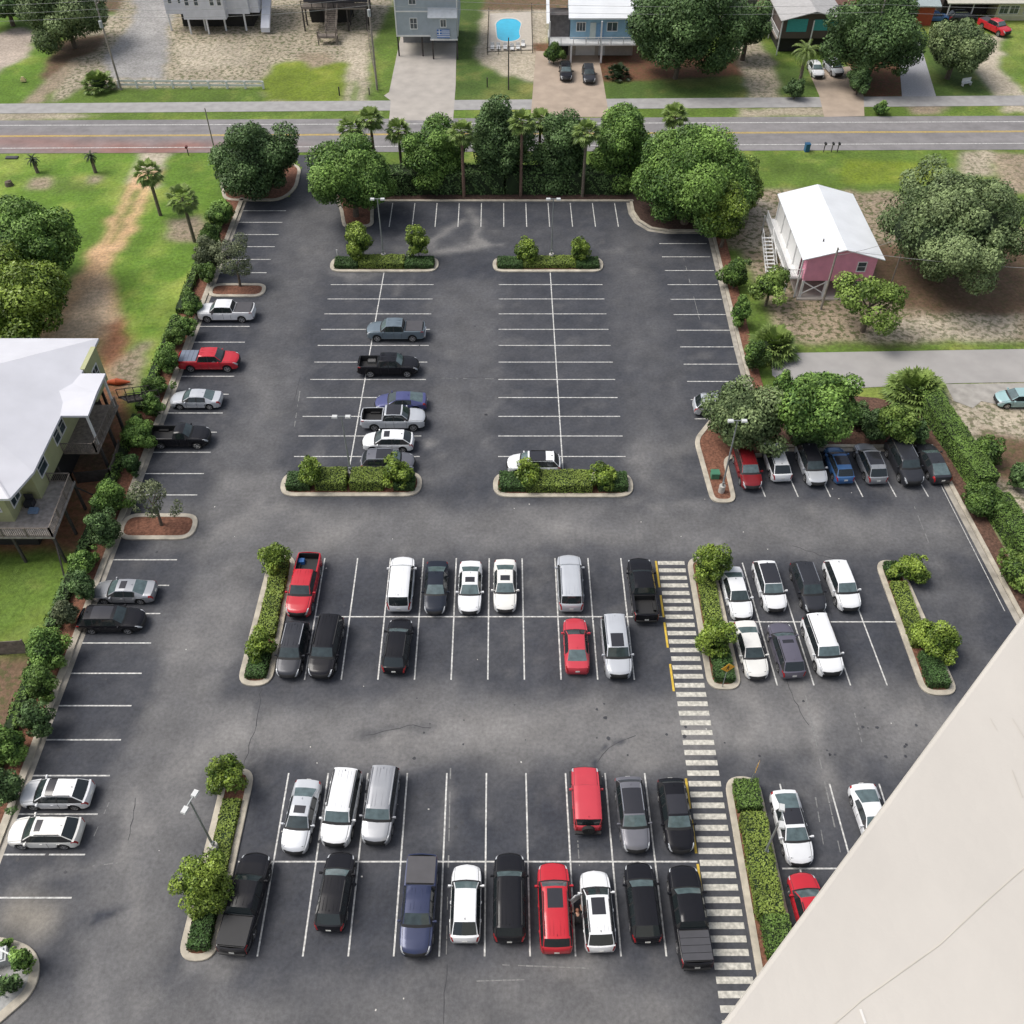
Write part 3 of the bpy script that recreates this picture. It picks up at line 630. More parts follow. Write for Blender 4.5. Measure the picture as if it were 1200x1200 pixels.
    MB().box((0, 0, .52), (L-.5, W-.62, .5)).build('underbody', TRIM, root)
    for sj in (5, 11):      # shut line of the hood
        hs_ = MB(); pr_ = None
        for x, r_ in zip(X, rings):
            if S['cowl']-.02 < x < h2-.2:
                a = Vector(r_[sj]); b = Vector(r_[sj+(1 if sj == 5 else -1)]); c = a.lerp(b, .55)+Vector((0, 0, .005)); e = a.lerp(b, .98)+Vector((0, 0, .005))
                if pr_: hs_.add([pr_[0], c, e, pr_[1]], [(0, 1, 2, 3) if sj != 5 else (3, 2, 1, 0)])
                pr_ = (c, e)
        if hs_.f: hs_.build('hood_seam', TRIM, root)
    rm = rim or RIM; T, Q = wheel_meshes(S['R'], rm)
    for x in (S['wf'], S['wr']):
        for s in (1, -1):
            w = bpy.data.objects.new('wheel', T); COL.objects.link(w); w.parent = root; w.location = (x, s*(hw-.14), S['R'])
            if s < 0: w.rotation_euler = (0, 0, PI)
            r = bpy.data.objects.new('rim', Q); COL.objects.link(r); r.parent = w
    xm_ = S['cowl']-.30; zm = S['belt']+.06
    for s in (1, -1):
        m_ = MB().box((xm_, s*(hw+.10), zm), (.13, .20, .13), taper=.8); m_.bar((xm_, s*(hw-.1), zm-.03), (xm_, s*(hw+.02), zm-.02), .06, .04)
        m_.build('side_mirror', pt if col not in ('white', 'pearl') or kind != 'truck' else TRIM, root)
    if plate: MB().box((-h2-.095 if not bed else -h2-.095, 0, .74), (.02, .31, .16)).build('license_plate', PLATE, root)
    if rails and kind in ('suv', 'big', 'van', 'cross'):
        for s in (1, -1):
            y = s*hw*S['rw']*.99; MB().bar((S['rF']-.25, y, H-.02), (S['rR']+.1, y, H-.03), .05, .05).build('roof_rail', CHROME if col in ('grey', 'mgrey', 'silver', 'lsilver', 'dkgrey') else TRIM, root)
    if kind in ('big', 'suv', 'van', 'truck') and not (roofglass and roofglass[2] > 1) and not shaded_black_roof:
        xa_, xb_ = S['rR']+.12, (roofglass[1]-.1 if roofglass else S['rF']-.12)
        if xb_-xa_ > .5:
            for y in (-.42, -.21, .21, .42): MB().bx(xa_, xb_, y-.018, y+.018, H-.03, H+.002-.05*abs(y)).build('roof_rib', pt, root)
    if suvish or kind in ('sedan', 'fast'): MB().box((S['rR']+.14, 0, H-.005), (.14, .03, .07), taper=.5).build('antenna_fin', pt if col != 'white' else TRIM, root)
    for a in {round(mid, 2), round(S['rF']+.42, 2), round(max(xc, S['rb']+.3), 2)}:
        for s in (1, -1): MB().box((a, s*(hw+.003)*.992, (g0+S['belt'])/2+.02), (.018, .02, S['belt']-g0-.2)).build('door_seam', TRIM, root)
    for a in ((S['rF']+mid)/2-.1, mid-.75 if kind != 'big' else mid-.9) if kind not in ('rtruck', 'coupe', 'jeep') else (mid-.1,):
        for s in (1, -1): MB().box((a, s*(hw+.012), S['belt']-.16), (.17, .03, .035)).build('door_handle', pt, root)
    if bed:
        rt = S['tz']; b0, b1 = bed; iw = hw*.85
        bb = MB(); bb.bx(b1, b0, -iw+.005, iw-.005, .66, .70)
        bb.bx(b1, b0, iw-.03, iw, .7, rt-.01); bb.bx(b1, b0, -iw, -iw+.03, .7, rt-.01); bb.bx(b0-.0, b0+.04, -iw, iw, .7, rt-.012); bb.bx(b1-.04, b1, -iw, iw, .7, rt-.012)
        bb.bx(S['wr']-.45, S['wr']+.45, iw-.25, iw-.03, .7, .92); bb.bx(S['wr']-.45, S['wr']+.45, -iw+.03, -iw+.25, .7, .92)
        bb.build('cargo_bed', TRIM if load != 'grey' else mm('grey_bed', (.12,.12,.13)), root)
        if tonneau:
            tm = mm('tonneau_'+tonneau, {'black': (.018,.018,.02), 'grey': (.06,.06,.068), 'blue': (.17,.20,.26), 'dk': (.07,.068,.075)}[tonneau], rough=.6, var=.08)
            t = MB(); nn = 4 if tonneau in ('grey', 'blue') else 1; st = (b0-b1-.02)/nn
            for i in range(nn): t.bx(b1+.01+i*st+.012, b1+.01+(i+1)*st-.012, -iw-.03, iw+.03, rt-.004, rt+.045)
            t.build('tonneau_cover', tm, root)
        if kind == 'truck' or kind == 'rtruck':
            MB().bx(-h2-.16, -h2-.02, -.8, .8, .52, .68).build('rear_bumper', CHROME if col not in ('black',) else TRIM, root)
    if kind == 'jeep':
        T, Q = wheel_meshes(S['R'], DRIM); w = bpy.data.objects.new('spare_wheel', T); COL.objects.link(w); w.parent = root; w.location = (-h2-.14, 0, 1.05); w.rotation_euler = (0, 0, PI/2)
        bm_ = MB().bx(-h2-.22, -h2-.02, -.85, .85, .5, .66); bm_.bx(h2-.05, h2+.15, -.85, .85, .5, .68); bm_.build('bumper', TRIM, root)
        fl = MB()
        for x in (S['wf'], S['wr']):
            for s in (1, -1): fl.bx(x-.5, x+.5, s*(hw-.05), s*(hw+.12), .93, .98)
        fl.build('fender_flare', TRIM, root)
    return root, S
G1 = 'vehicles parked in the lot'
# ---- left column
car(265,364,'L','truck','white','white crew cab pickup beside the upper mulch island on the left kerb','pickup truck',load='grey',roofglass=None,tonneau='dk')
car(245,421,'R','truck','red','red pickup with a blue-grey bed cover backed up to the left kerb','pickup truck',tonneau='blue')
car(230,467,'L','sedan','lsilver','pale silver sedan on the left kerb between the red pickup and the black pickup')
car(210,510,'R','rtruck','black','black single cab pickup with an empty open bed, backed to the left kerb','pickup truck',rim=CHROME)
car(146,692,'L','sedan','silver','silver sedan with dark sunroof and rear glass beside a black wagon at the left kerb',roofglass=(.15,-.35,1))
car(130,725,'R','suv','black','black suv with a long glass roof, its tail over the left kerb by the hedge','suv',roofglass=(.3,-1.2,2),Lk=1.05,rim=RIM)
car(66,929,'L','cross','white','upper of the two white crossovers at the lower left kerb, with wide dark sunroof',cat='suv',roofglass=(.35,-.2,2),rails=True)
car(53,974,'L','cross','pearl','white crossover nearest the camera in the left kerb row',cat='suv',roofglass=(.35,-.05,1),rails=True)
# ---- upper left block
car(464,386,'L','truck','sblue','slate blue crew cab pickup with a grey bed cover, farthest vehicle in the middle rows','pickup truck',tonneau='dk')
car(455,427,'R','truck','black','black pickup with tools in its open bed, just below the slate blue pickup','pickup truck',load='tools')
car(470,470,'L','fast','bluev','violet blue sedan tucked behind the silver pickup',yaw=2)
car(461,489,'R','truck','lsilver','silver pickup with a black glass roof and an open bed','pickup truck',roofglass=(.75,-.55,2))
car(455,516,'L','cross','white','white coupe-like crossover with a small sunroof above the lamp-post island',cat='suv',roofglass=(.3,-.2,1),rails=False)
car(454,540,'R','suv','mgrey','grey suv with roof windows half hidden behind the island shrubs','suv',roofglass=(.5,-.9,2))
car(626,542,'L','suv','white','white suv with a black panoramic roof alone behind the right island shrubs','suv',roofglass=(.4,-1.0,2))
car(842,474,'R','suv','lsilver','silver suv whose tail sticks out from under the oak at the right edge','suv')
# ---- row against the upper right bed
car(876,547,'D','suv','dred','dark red suv beside the mulch island with the lamp post','suv',yaw=2)
car(910,539,'U','cross','white','white suv with its tail to the lane, next to the dark red one','suv',yaw=3)
car(951,543,'D','suv','lsilver','silver suv with a black roof, tree shade painted in, backed in under the trees','suv',shaded_black_roof=True,yaw=3)  # tree shadow over this roof is put into its black colour
car(983,543,'U','hatch','blue','bright blue hatchback in the row under the trees','hatchback',roofglass=(.2,-.9,2),yaw=3)
car(1020,541,'U','suv','silver','silver grey suv between the blue hatchback and a large black suv','suv',roofglass=(.4,-1.2,2),yaw=3)
car(1060,540,'D','big','dkgrey','large black suv with a grey sheen backed in beside the corner sedan','suv',yaw=4)
car(1093,541,'U','fast','dkgrey','dark grey fastback sedan in the corner stall by the clipped hedge',yaw=4)
# ---- middle row
car(356,684,'D','truck','red','red pickup with a blue bag in its black bed beside the left planting island','pickup truck',load='bag',yaw=-2)
car(470,682,'U','big','white','large white suv with its black rear window toward the camera, middle row','suv',rails=False,Lk=.96)
car(511,687,'D','sedan','dnavy','dark blue sedan between the large white suv and a white sedan')
car(551,687,'D','sedan','white','white sedan with a small sunroof next to the dark blue sedan',roofglass=(.15,-.35,1))
car(592,685,'D','sedan','pearl','cream white sedan with an empty stall on its right side, middle row',roofglass=(.15,-.35,1))
car(668,681,'U','big','lsilver','silvery white large suv above the red sedan','suv')
car(753,689,'U','truck','black','black pickup with an open bed beside the start of the crosswalk','pickup truck',yaw=1)
car(343,759,'D','suv','dkgrey','small black suv beside the rounded end of the left planting island','suv',yaw=-2)
car(382,756,'D','big','black','large black suv with a chrome bumper, next to the small black suv','suv',yaw=-3)
car(466,755,'U','suv','black','black suv with red tail lamps alone between empty stalls','suv',yaw=-3)
car(675,755,'U','sedan','bred','red sedan below the silvery white suv',rim=DRIM)
car(722,756,'D','big','lsilver','silver suv with a dark sunroof right of the red sedan','suv',roofglass=(.75,-.4,1),yaw=1)
# ---- right middle block
car(863,694,'D','sedan','white','white sedan beside the upper shrub of the crosswalk island',yaw=3)
car(902,685,'D','suv','white','white suv with a full black glass roof in the far row right of the crosswalk','suv',roofglass=(.5,-1.5,2),rails=False,yaw=3)
car(947,686,'D','suv','dkgrey','charcoal suv between two white suvs in the far row right of the crosswalk','suv',yaw=4)
car(987,684,'D','suv','white','plain white suv at the right end of the far row, right of the crosswalk','suv',yaw=4,rails=False)
car(880,760,'D','sedan','pearl','white sedan beside the yellow pedestrian sign',yaw=3)
car(921,760,'U','suv','purple','purplish grey suv with its rear window toward the camera','suv',yaw=4,roofglass=(.2,-.1,1))
car(964,755,'D','big','white','large white suv right of the purplish grey suv','suv',yaw=4,Lk=.95)
car(928,968,'D','fast','white','white sedan with a black glass roof beside the lamp post near the building',roofglass=(.2,-.9,2),yaw=3)
car(1022,958,'D','coupe','white','white coupe partly hidden by the building parapet',yaw=4)
car(950,1067,'U','cross','red','red car partly hidden by the building parapet at the lower right',yaw=4)
# ---- near rows
car(353,955,'D','sedan','lsilver','silver white sedan with sunroof at the left end of the nearer row',roofglass=(.2,-.3,1),yaw=-4)
car(400,944,'D','big','white','large white suv between a silver sedan and a long silver suv','suv',yaw=-4,Lk=.98)
car(446,941,'D','big','silver','long silver suv, third from the left island in the nearer row','suv',yaw=-3,rails=True)
car(687,935,'U','jeep','bred','red boxy off-roader with a black tail and spare wheel','off-roader',yaw=0)
car(741,952,'D','suv','mgrey','grey suv with a silver roof frame and glass roof next to the red off-roader','suv',roofglass=(.45,-1.3,2),yaw=2,Lk=1.06)
car(792,953,'D','suv','black','black suv with a shiny grille beside the crosswalk','suv',roofglass=(.4,-.9,2),yaw=2,Lk=1.04)
car(287,1056,'U','truck','black','black crew cab pickup with a black bed cover beside the left island','pickup truck',tonneau='black',yaw=-5,rim=CHROME)
car(393,1043,'U','suv','black','black suv alone between empty stalls of the nearest row','suv',yaw=-3)
car(491,1059,'D','truck','navy','dark blue pickup with a charcoal bed cover facing the camera','pickup truck',tonneau='dk',yaw=-1)
car(546,1057,'U','cross','white','white crossover between the blue pickup and a large black suv',cat='suv',rails=False)
car(597,1050,'U','big','black','large black suv left of the red suv in the nearest row','suv')
car(650,1062,'U','big','red','large red suv with a dark sunroof in the nearest row','suv',roofglass=(.7,-.45,1),yaw=1)
WC, WS_ = car(700,1066,'U','suv','white','white suv with its driver door open beside the red suv','suv',roofglass=(.4,-.6,1),yaw=2)
car(753,1056,'U','suv','black','black suv between the white suv with the open door and a black pickup','suv',yaw=2,rails=False)
car(808,1072,'U','truck','black','black pickup with a grey folding bed cover beside the crosswalk','pickup truck',tonneau='grey',yaw=2)
GG = 'vehicles parked at the houses across the road'
car(663,83,'D','suv','black','black suv on the tan driveway, left one','suv',GG)
car(690,86,'D','suv','dkgrey','dark grey suv with pale roof on the tan driveway, right one','suv',GG,roofglass=None)
car(956,80,'D','sedan','white','white sedan half under the palm by the brown cottage','car',GG)
car(977,78,'D','suv','lsilver','silver white suv on the driveway of the brown cottage','suv',GG,yaw=8)
car(1166,30,'D','truck','red','red pickup at the pale ranch house in the far right corner','pickup truck',GG,yaw=25,tonneau='dk')
car(1128,19,'R','suv','dkgrey','dark suv in the shade beside the pale ranch house','suv',GG)
car(1096,19,'R','sedan','blue','blue sedan behind the trees beside the orange house','car',GG)
car(1194,466,'L','hatch','teal','pale aqua car at the right edge above the wooden stairs','car',GG)
# loads in open beds (things of their own)
def bed_load(px, py, z, m, nm, lab, cat, d):
    p = P(px, py, z); mb = MB().box((0, 0, d[2]/2), d, taper=.85); o = mb.build(nm, m, smooth=False); tag(o, lab, cat, loc=(p.x, p.y, .71))
bed_load(353.5,658,.9,mm('blue_bag', (.03,.14,.40), var=.3, scale=6),'bag','blue bag lying in the bed of the red pickup','bag',(.55,.5,.38))
bed_load(436,423,.9,mm('tool_grey', (.1,.1,.1), var=.3),'tool_case','dark tool case in the bed of the black pickup','tool case',(.9,.6,.3))
# open driver door
hwS = WS_['W']/2; S = WS_
dm = MB(); a = Vector((S['rF']+.42, hwS, 0)); d = Vector((-math.sin(math.radians(35)), math.cos(math.radians(35)), 0)); e = a+d*1.05
dm.add([a+Vector((0,0,.32)), e+Vector((0,0,.36)), e+Vector((0,0,1.04)), a+Vector((0,0,1.05))], [(0,1,2,3)])
dm.bar(a+Vector((0,.0,1.04)), e+Vector((0,0,1.03)), .07, .06); dm.bar(a+Vector((0,0,.34)), e+Vector((0,0,.38)), .07, .06); dm.bar(e+Vector((0,0,.36)), e+Vector((0,0,1.05)), .06, .06)
dm.bar(a+Vector((-.1,.05,1.05)), a+d*.55+Vector((-.05,-.05,1.58)), .05, .05); dm.bar(a+d*.55+Vector((-.05,-.05,1.58)), e+Vector((0,0,1.04)), .05, .05)
od = dm.build('open_door', paint('white'), WC)
MB().add([a+d*.1+Vector((0,0,1.08)), e+Vector((0,0,1.06)), a+d*.55+Vector((-.05,-.05,1.54))], [(0,1,2)]).build('window_pane', GLASS, od)
# ================================================================== VEGETATION
LM = dict(
 oak=leafmat('oak_leaves', (.062,.10,.036), (.33,.42,.18)),
 dark=leafmat('dark_leaves', (.030,.064,.020), (.185,.30,.10)),
 green=leafmat('green_leaves', (.038,.092,.018), (.28,.45,.095)),
 mag=leafmat('magnolia_leaves', (.04,.085,.010), (.33,.44,.07), rough=.4),
 lime=leafmat('lime_leaves', (.05,.10,.015), (.30,.42,.09)),
 hedge=leafmat('hedge_leaves', (.032,.072,.016), (.20,.32,.065)),
 clip=leafmat('clipped_hedge_leaves', (.085,.135,.02), (.29,.37,.075)),
 dclip=leafmat('dark_clipped_leaves', (.02,.05,.014), (.09,.17,.045)),
 grey=leafmat('grey_green_leaves', (.06,.08,.04), (.24,.27,.14)),
 palm=leafmat('palm_fronds', (.05,.10,.022), (.30,.40,.11), rough=.45),
 palmd=leafmat('dark_palm_fronds', (.015,.03,.012), (.05,.08,.03), rough=.45),
 dead=leafmat('dead_fronds', (.10,.07,.04), (.24,.17,.09)),
)
BARK = mm('bark', (.13,.105,.08), rough=.95, var=.3, scale=4, bump=.8, bscale=12)
PBARK = mm('palm_bark', (.17,.14,.11), rough=.95, var=.35, scale=6, bump=.8, bscale=12)
RBARK = mm('reddish_palm_bark', (.18,.115,.085), rough=.95, var=.35, scale=6)
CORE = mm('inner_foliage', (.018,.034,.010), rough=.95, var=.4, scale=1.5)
def quads(p, nrm, s, w=.55, rng=None):
    n = len(p); r = rng.normal(size=(n, 3)); t = np.cross(nrm, r); t /= np.linalg.norm(t, axis=1, keepdims=True)+1e-9; b = np.cross(nrm, t)
    s = s[:, None]; q = np.stack([p+t*s, p+b*s*w, p-t*s, p-b*s*w], 1); return q.reshape(-1, 3)
def leaf_object(name, q, shade, m, parent, core=None):
    F = np.arange(len(q)).reshape(-1, 4)
    me = fastmesh(name, q, F); me.materials.append(m)
    a = me.attributes.new('shade', 'FLOAT', 'FACE'); a.data.foreach_set('value', np.clip(shade, 0, 1).astype(np.float32))
    o = bpy.data.objects.new(name, me); COL.objects.link(o)
    if parent: o.parent = parent
    return o
def blob(mb, c, r, seed, amp=.25, n=10, m=7):
    rg = random.Random(seed); ph = [rg.uniform(0, 6.3) for _ in range(4)]; vs = []; fs = []
    for j in range(m+1):
        th = PI*j/m
        for i in range(n):
            a = 2*PI*i/n; k = 1+amp*(math.sin(2*a+ph[0])*math.sin(2*th+ph[1])+.6*math.sin(3*a+ph[2]+3*th))*.5
            vs.append((c[0]+r[0]*k*math.sin(th)*math.cos(a), c[1]+r[1]*k*math.sin(th)*math.sin(a), c[2]+r[2]*k*math.cos(th)))
    for j in range(m): fs += [(j*n+i, (j+1)*n+i, (j+1)*n+(i+1) % n, j*n+(i+1) % n) for i in range(n)]
    mb.add(vs, fs)
def crown(parent, c, R, m, seed=0, size=.16, dens=1.0, nc=None, cr=.36, core=.66, name='crown', spread=.72, flat=.0):
    """leaves over many overlapping clumps inside an ellipsoid of radii R around c (local coordinates)"""
    rng = np.random.default_rng(seed+101); R = np.array(R, float); rm = R.mean(); nc = nc or int(10+rm*rm*2.2)
    nc = min(nc, 90); D = rng.normal(size=(nc, 3)); D /= np.linalg.norm(D, axis=1, keepdims=True); D[:, 2] = np.where(D[:, 2] < -.75, -D[:, 2], D[:, 2])
    az = np.arctan2(D[:, 1], D[:, 0]); ph = rng.uniform(0, 6.3, 4); lob = 1+.16*np.sin(2*az+ph[0])+.12*np.sin(3*az+ph[1]+2*D[:, 2])+.10*np.sin(5*az+ph[2]); rad = (spread*lob*rng.uniform(.70, 1.22, nc))[:, None]; C = np.array(c)+D*R*rad; cr_ = rm*cr*rng.uniform(.5, 1.15, nc)
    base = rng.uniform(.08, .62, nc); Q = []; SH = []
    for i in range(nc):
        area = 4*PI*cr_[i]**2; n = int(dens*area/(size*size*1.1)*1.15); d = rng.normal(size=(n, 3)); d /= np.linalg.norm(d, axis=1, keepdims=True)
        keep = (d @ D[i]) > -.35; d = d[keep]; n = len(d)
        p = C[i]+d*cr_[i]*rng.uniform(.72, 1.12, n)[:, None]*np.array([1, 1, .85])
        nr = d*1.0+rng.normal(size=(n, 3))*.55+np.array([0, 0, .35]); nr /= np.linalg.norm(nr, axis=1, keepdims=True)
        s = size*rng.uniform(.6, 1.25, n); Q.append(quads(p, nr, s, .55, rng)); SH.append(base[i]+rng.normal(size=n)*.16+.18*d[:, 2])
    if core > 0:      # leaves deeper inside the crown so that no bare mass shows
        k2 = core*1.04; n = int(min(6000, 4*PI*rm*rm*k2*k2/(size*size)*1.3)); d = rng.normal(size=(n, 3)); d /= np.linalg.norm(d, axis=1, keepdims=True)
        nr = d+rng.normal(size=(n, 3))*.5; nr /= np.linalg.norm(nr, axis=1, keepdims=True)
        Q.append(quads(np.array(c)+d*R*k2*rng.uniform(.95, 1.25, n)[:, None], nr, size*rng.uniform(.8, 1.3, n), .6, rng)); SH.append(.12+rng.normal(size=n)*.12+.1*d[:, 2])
    o = leaf_object(name, np.concatenate(Q), np.concatenate(SH), m, parent)
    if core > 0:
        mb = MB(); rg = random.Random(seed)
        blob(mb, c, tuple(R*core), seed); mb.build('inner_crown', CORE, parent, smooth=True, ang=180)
    return o
def trunk(parent, h, r, R, cz, seed=0, nb=5, m=None, name='trunk'):
    rg = random.Random(seed); mb = MB(); p = Vector((0, 0, -.05)); z1 = max(.4, cz-R[2]*.35); q = Vector((rg.uniform(-.1, .1)*z1*.3, rg.uniform(-.1, .1)*z1*.3, z1))
    mb.cyl(p, (p+q)/2+Vector((.03*z1, 0, 0)), r*1.15, r*.9, n=9); mb.cyl((p+q)/2+Vector((.03*z1, 0, 0)), q, r*.9, r*.7, n=9)
    for i in range(nb):
        a = 2*PI*i/nb+rg.uniform(-.4, .4); e = Vector((math.cos(a)*R[0]*.62, math.sin(a)*R[1]*.62, cz+R[2]*rg.uniform(-.1, .45))); s = q*rg.uniform(.6, 1)
        mdl = (s+e)/2+Vector((0, 0, rg.uniform(-.2, .25)*R[2])); mb.cyl(s, mdl, r*.5, r*.33, n=6); mb.cyl(mdl, e, r*.33, r*.1, n=6)
    return mb.build(name, m or BARK, parent, smooth=True)
def fit(bb, by=None, depthk=1.0):
    x0, y0, x1, y1 = bb; cx, cy = (x0+x1)/2, (y0+y1)/2
    def at(by_):
        Y = P(cx, by_)[1]+0.0; c = onY(cx, cy, Y); sc = scale_at(c); r = (x1-x0)/2/sc; v = (y1-y0)/2/sc
        u, a, d = ray(cx, cy); sE = d/math.hypot(a, d); cE = a/math.hypot(a, d)
        hz = math.sqrt(max(v*v-(r*sE)**2, (.42*r)**2))/cE; return c, r, min(max(hz, .55*r), 1.5*r)
    if by is not None: return at(by)
    lo = cy
    for k in range(60):
        c, r, hz = at(lo)
        if c.z >= hz*1.0: break
        lo += 1.0
    return c, r, hz
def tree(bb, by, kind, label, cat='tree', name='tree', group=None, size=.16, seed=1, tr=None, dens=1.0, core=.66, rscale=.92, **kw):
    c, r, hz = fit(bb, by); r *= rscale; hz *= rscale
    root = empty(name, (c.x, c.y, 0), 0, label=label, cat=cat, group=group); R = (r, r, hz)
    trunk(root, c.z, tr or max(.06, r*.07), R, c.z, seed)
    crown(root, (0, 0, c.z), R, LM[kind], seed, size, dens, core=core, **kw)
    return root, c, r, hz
def bush(bb, kind, label, cat='shrub', name='shrub', group=None, size=.11, seed=1, dens=1.0, **kw):
    c, r, hz = fit(bb); r *= .95
    root = empty(name, (c.x, c.y, 0), 0, label=label, cat=cat, group=group)
    MB().cyl((0, 0, -.03), (0, 0, max(.15, c.z-hz*.4)), max(.03, r*.07), n=6).build('stem', BARK, root)
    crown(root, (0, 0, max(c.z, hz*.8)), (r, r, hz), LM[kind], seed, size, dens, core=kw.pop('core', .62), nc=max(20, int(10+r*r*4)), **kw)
    return root
def hedge(x0, x1, y0, y1, h, kind, label, name='clipped_hedge', group=None, size=.10, seed=1, dens=1.0, lump=.12, pts=None, z0=.08, cat='hedge'):
    """clipped hedge: leaves over the faces of a slightly lumpy box"""
    rng = np.random.default_rng(seed+500); cx, cy = (x0+x1)/2, (y0+y1)/2; a, b = (x1-x0)/2, (y1-y0)/2
    root = empty(name, (cx, cy, z0), 0, label=label, cat=cat, group=group); P_, N_ = [], []
    def face(n, f, nr):
        u = rng.uniform(-1, 1, n); v = rng.uniform(-1, 1, n); p = f(u, v); P_.append(p); N_.append(np.tile(nr, (n, 1)))
    k = dens*1.9/(size*size)
    face(int(4*a*b*k), lambda u, v: np.stack([u*a, v*b, np.full(len(u), h)], 1), (0, 0, 1))
    for s in (1, -1):
        face(int(2*b*h*k*.8), lambda u, v: np.stack([np.full(len(u), s*a), u*b, (v+1)/2*h], 1), (s, 0, 0)); face(int(2*a*h*k*.8), lambda u, v: np.stack([u*a, np.full(len(u), s*b), (v+1)/2*h], 1), (0, s, 0))
    p = np.concatenate(P_); nr = np.concatenate(N_)
    wob = (fbm(p[:, 0]+cx+p[:, 2]*.7, p[:, 1]+cy, .8)-.5)[:, None]*lump*2+rng.normal(size=(len(p), 1))*.03
    e = np.minimum(1, np.maximum(0, np.maximum(np.abs(p[:, 0])-(a-.12), np.abs(p[:, 1])-(b-.12))/.12)); p[:, 2] -= e*.06*(p[:, 2] > h*.9)
    p = p+nr*wob; n2 = nr+rng.normal(size=p.shape)*.5; n2 /= np.linalg.norm(n2, axis=1, keepdims=True)
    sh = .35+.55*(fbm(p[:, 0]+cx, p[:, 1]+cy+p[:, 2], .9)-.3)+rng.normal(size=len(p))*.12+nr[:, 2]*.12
    leaf_object('foliage', quads(p, n2, size*rng.uniform(.5, 1, len(p)), .55, rng), sh, LM[kind], root)
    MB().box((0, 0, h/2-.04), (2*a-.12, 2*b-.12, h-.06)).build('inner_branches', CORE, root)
    return root
def frond_fan(mb, o, az, el, Lp, Lb, rg, nb=11, spread=1.15):
    d = Vector((math.cos(az)*math.cos(el), math.sin(az)*math.cos(el), math.sin(el))); tip = o+d*Lp+Vector((0, 0, -.12*Lp)); sd = Vector((-math.sin(az), math.cos(az), 0)); up = sd.cross(d)
    mb.cyl(o, tip, .022, .014, n=4)
    for i in range(nb):
        a = (i/(nb-1)-.5)*2*spread; v = (d*math.cos(a)+sd*math.sin(a)).normalized(); l = Lb*(1-.25*abs(a)/spread)*rg.uniform(.85, 1.1); w = (up.cross(v)).normalized()*.085*(Lb/.9)
        m_ = tip+v*l*.55+up*.05; e = tip+v*l+Vector((0, 0, -l*.28)); mb.add([tip, m_-w, e, m_+w], [(0, 1, 2, 3)])
def frond_pinnate(mb, o, az, el, Lf, rg):
    pts = []; p = Vector(o); e = el
    for i in range(7): pts.append(p.copy()); p = p+Vector((math.cos(az)*math.cos(e), math.sin(az)*math.cos(e), math.sin(e)))*Lf/6; e -= .28
    sd = Vector((-math.sin(az), math.cos(az), 0))
    for i in range(6):
        mb.cyl(pts[i], pts[i+1], .02, .015, n=3)
        for k in (0, .33, .66):
            q = pts[i].lerp(pts[i+1], k); l = Lf*.22*(1-.5*i/6); f = (pts[i+1]-pts[i]).normalized()
            for s in (1, -1):
                t = q+(sd*s*.8+f*.6)*l+Vector((0, 0, -.35*l)); w = f*.045; mb.add([q-w, t, q+w], [(0, 1, 2)])
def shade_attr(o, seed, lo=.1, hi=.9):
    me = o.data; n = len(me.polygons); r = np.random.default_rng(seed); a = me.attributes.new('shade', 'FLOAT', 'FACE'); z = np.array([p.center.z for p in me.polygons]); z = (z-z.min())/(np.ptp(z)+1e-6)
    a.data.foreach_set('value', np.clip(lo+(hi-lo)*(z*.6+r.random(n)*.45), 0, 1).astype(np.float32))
def palm(pos, h, kind, label, r=.16, n=26, Lp=.9, Lb=.95, seed=0, group=None, name='cabbage_palm', tm=None, low=-.5, pinnate=False, dead=0, cat='palm tree'):
    rg = random.Random(seed); root = empty(name, (pos[0], pos[1], 0), rg.uniform(0, 6), label=label, cat=cat, group=group)
    mb = MB(); lx = rg.uniform(-.03, .03)*h
    for i in range(5): mb.cyl((lx*i/5, 0, h*i/5-.03), (lx*(i+1)/5, 0, h*(i+1)/5), r*(1.1-.04*i), r*(1.05-.04*i), n=8)
    mb.build('trunk', tm or PBARK, root, smooth=True)
    f = MB(); o = Vector((lx, 0, h))
    for i in range(n):
        az = i*2.4+rg.uniform(-.2, .2); el = 1.35+(low-1.35)*((i+.5)/n)**.85
        if pinnate: frond_pinnate(f, o, az, el, Lp+Lb, rg)
        else: frond_fan(f, o, az, el, Lp*rg.uniform(.85, 1.1), Lb, rg)
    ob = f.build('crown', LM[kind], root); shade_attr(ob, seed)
    if dead:
        f = MB()
        for i in range(dead): frond_fan(f, o-Vector((0, 0, .1)), i*2.1, -.9, Lp*.7, Lb*.8, rg, nb=7)
        ob = f.build('dead_fronds', LM['dead'], root); shade_attr(ob, seed+1)
    return root
def palmetto(bb, label, seed=0, kind='palm', n=70, group=None):
    c, r, hz = fit(bb); rg = random.Random(seed); root = empty('palmetto_bush', (c.x, c.y, 0), 0, label=label, cat='palmetto', group=group); f = MB()
    mb = MB(); mb.cyl((0, 0, -.03), (0, 0, hz*.7), .14, .1, n=7); mb.build('trunk', PBARK, root)
    for i in range(n):
        az = i*2.4; el = 1.45-1.45*((i+.5)/n)**.9; k = rg.uniform(.85, 1.1); frond_fan(f, Vector((rg.uniform(-.3, .3)*r*.5, rg.uniform(-.3, .3)*r*.5, hz*.25)), az, el, max(r, hz)*.62*k, r*.5, rg, nb=9)
    o = f.build('fronds', LM[kind], root); shade_attr(o, seed)
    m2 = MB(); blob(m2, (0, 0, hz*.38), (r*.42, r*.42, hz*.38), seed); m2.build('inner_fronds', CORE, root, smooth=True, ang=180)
    return root
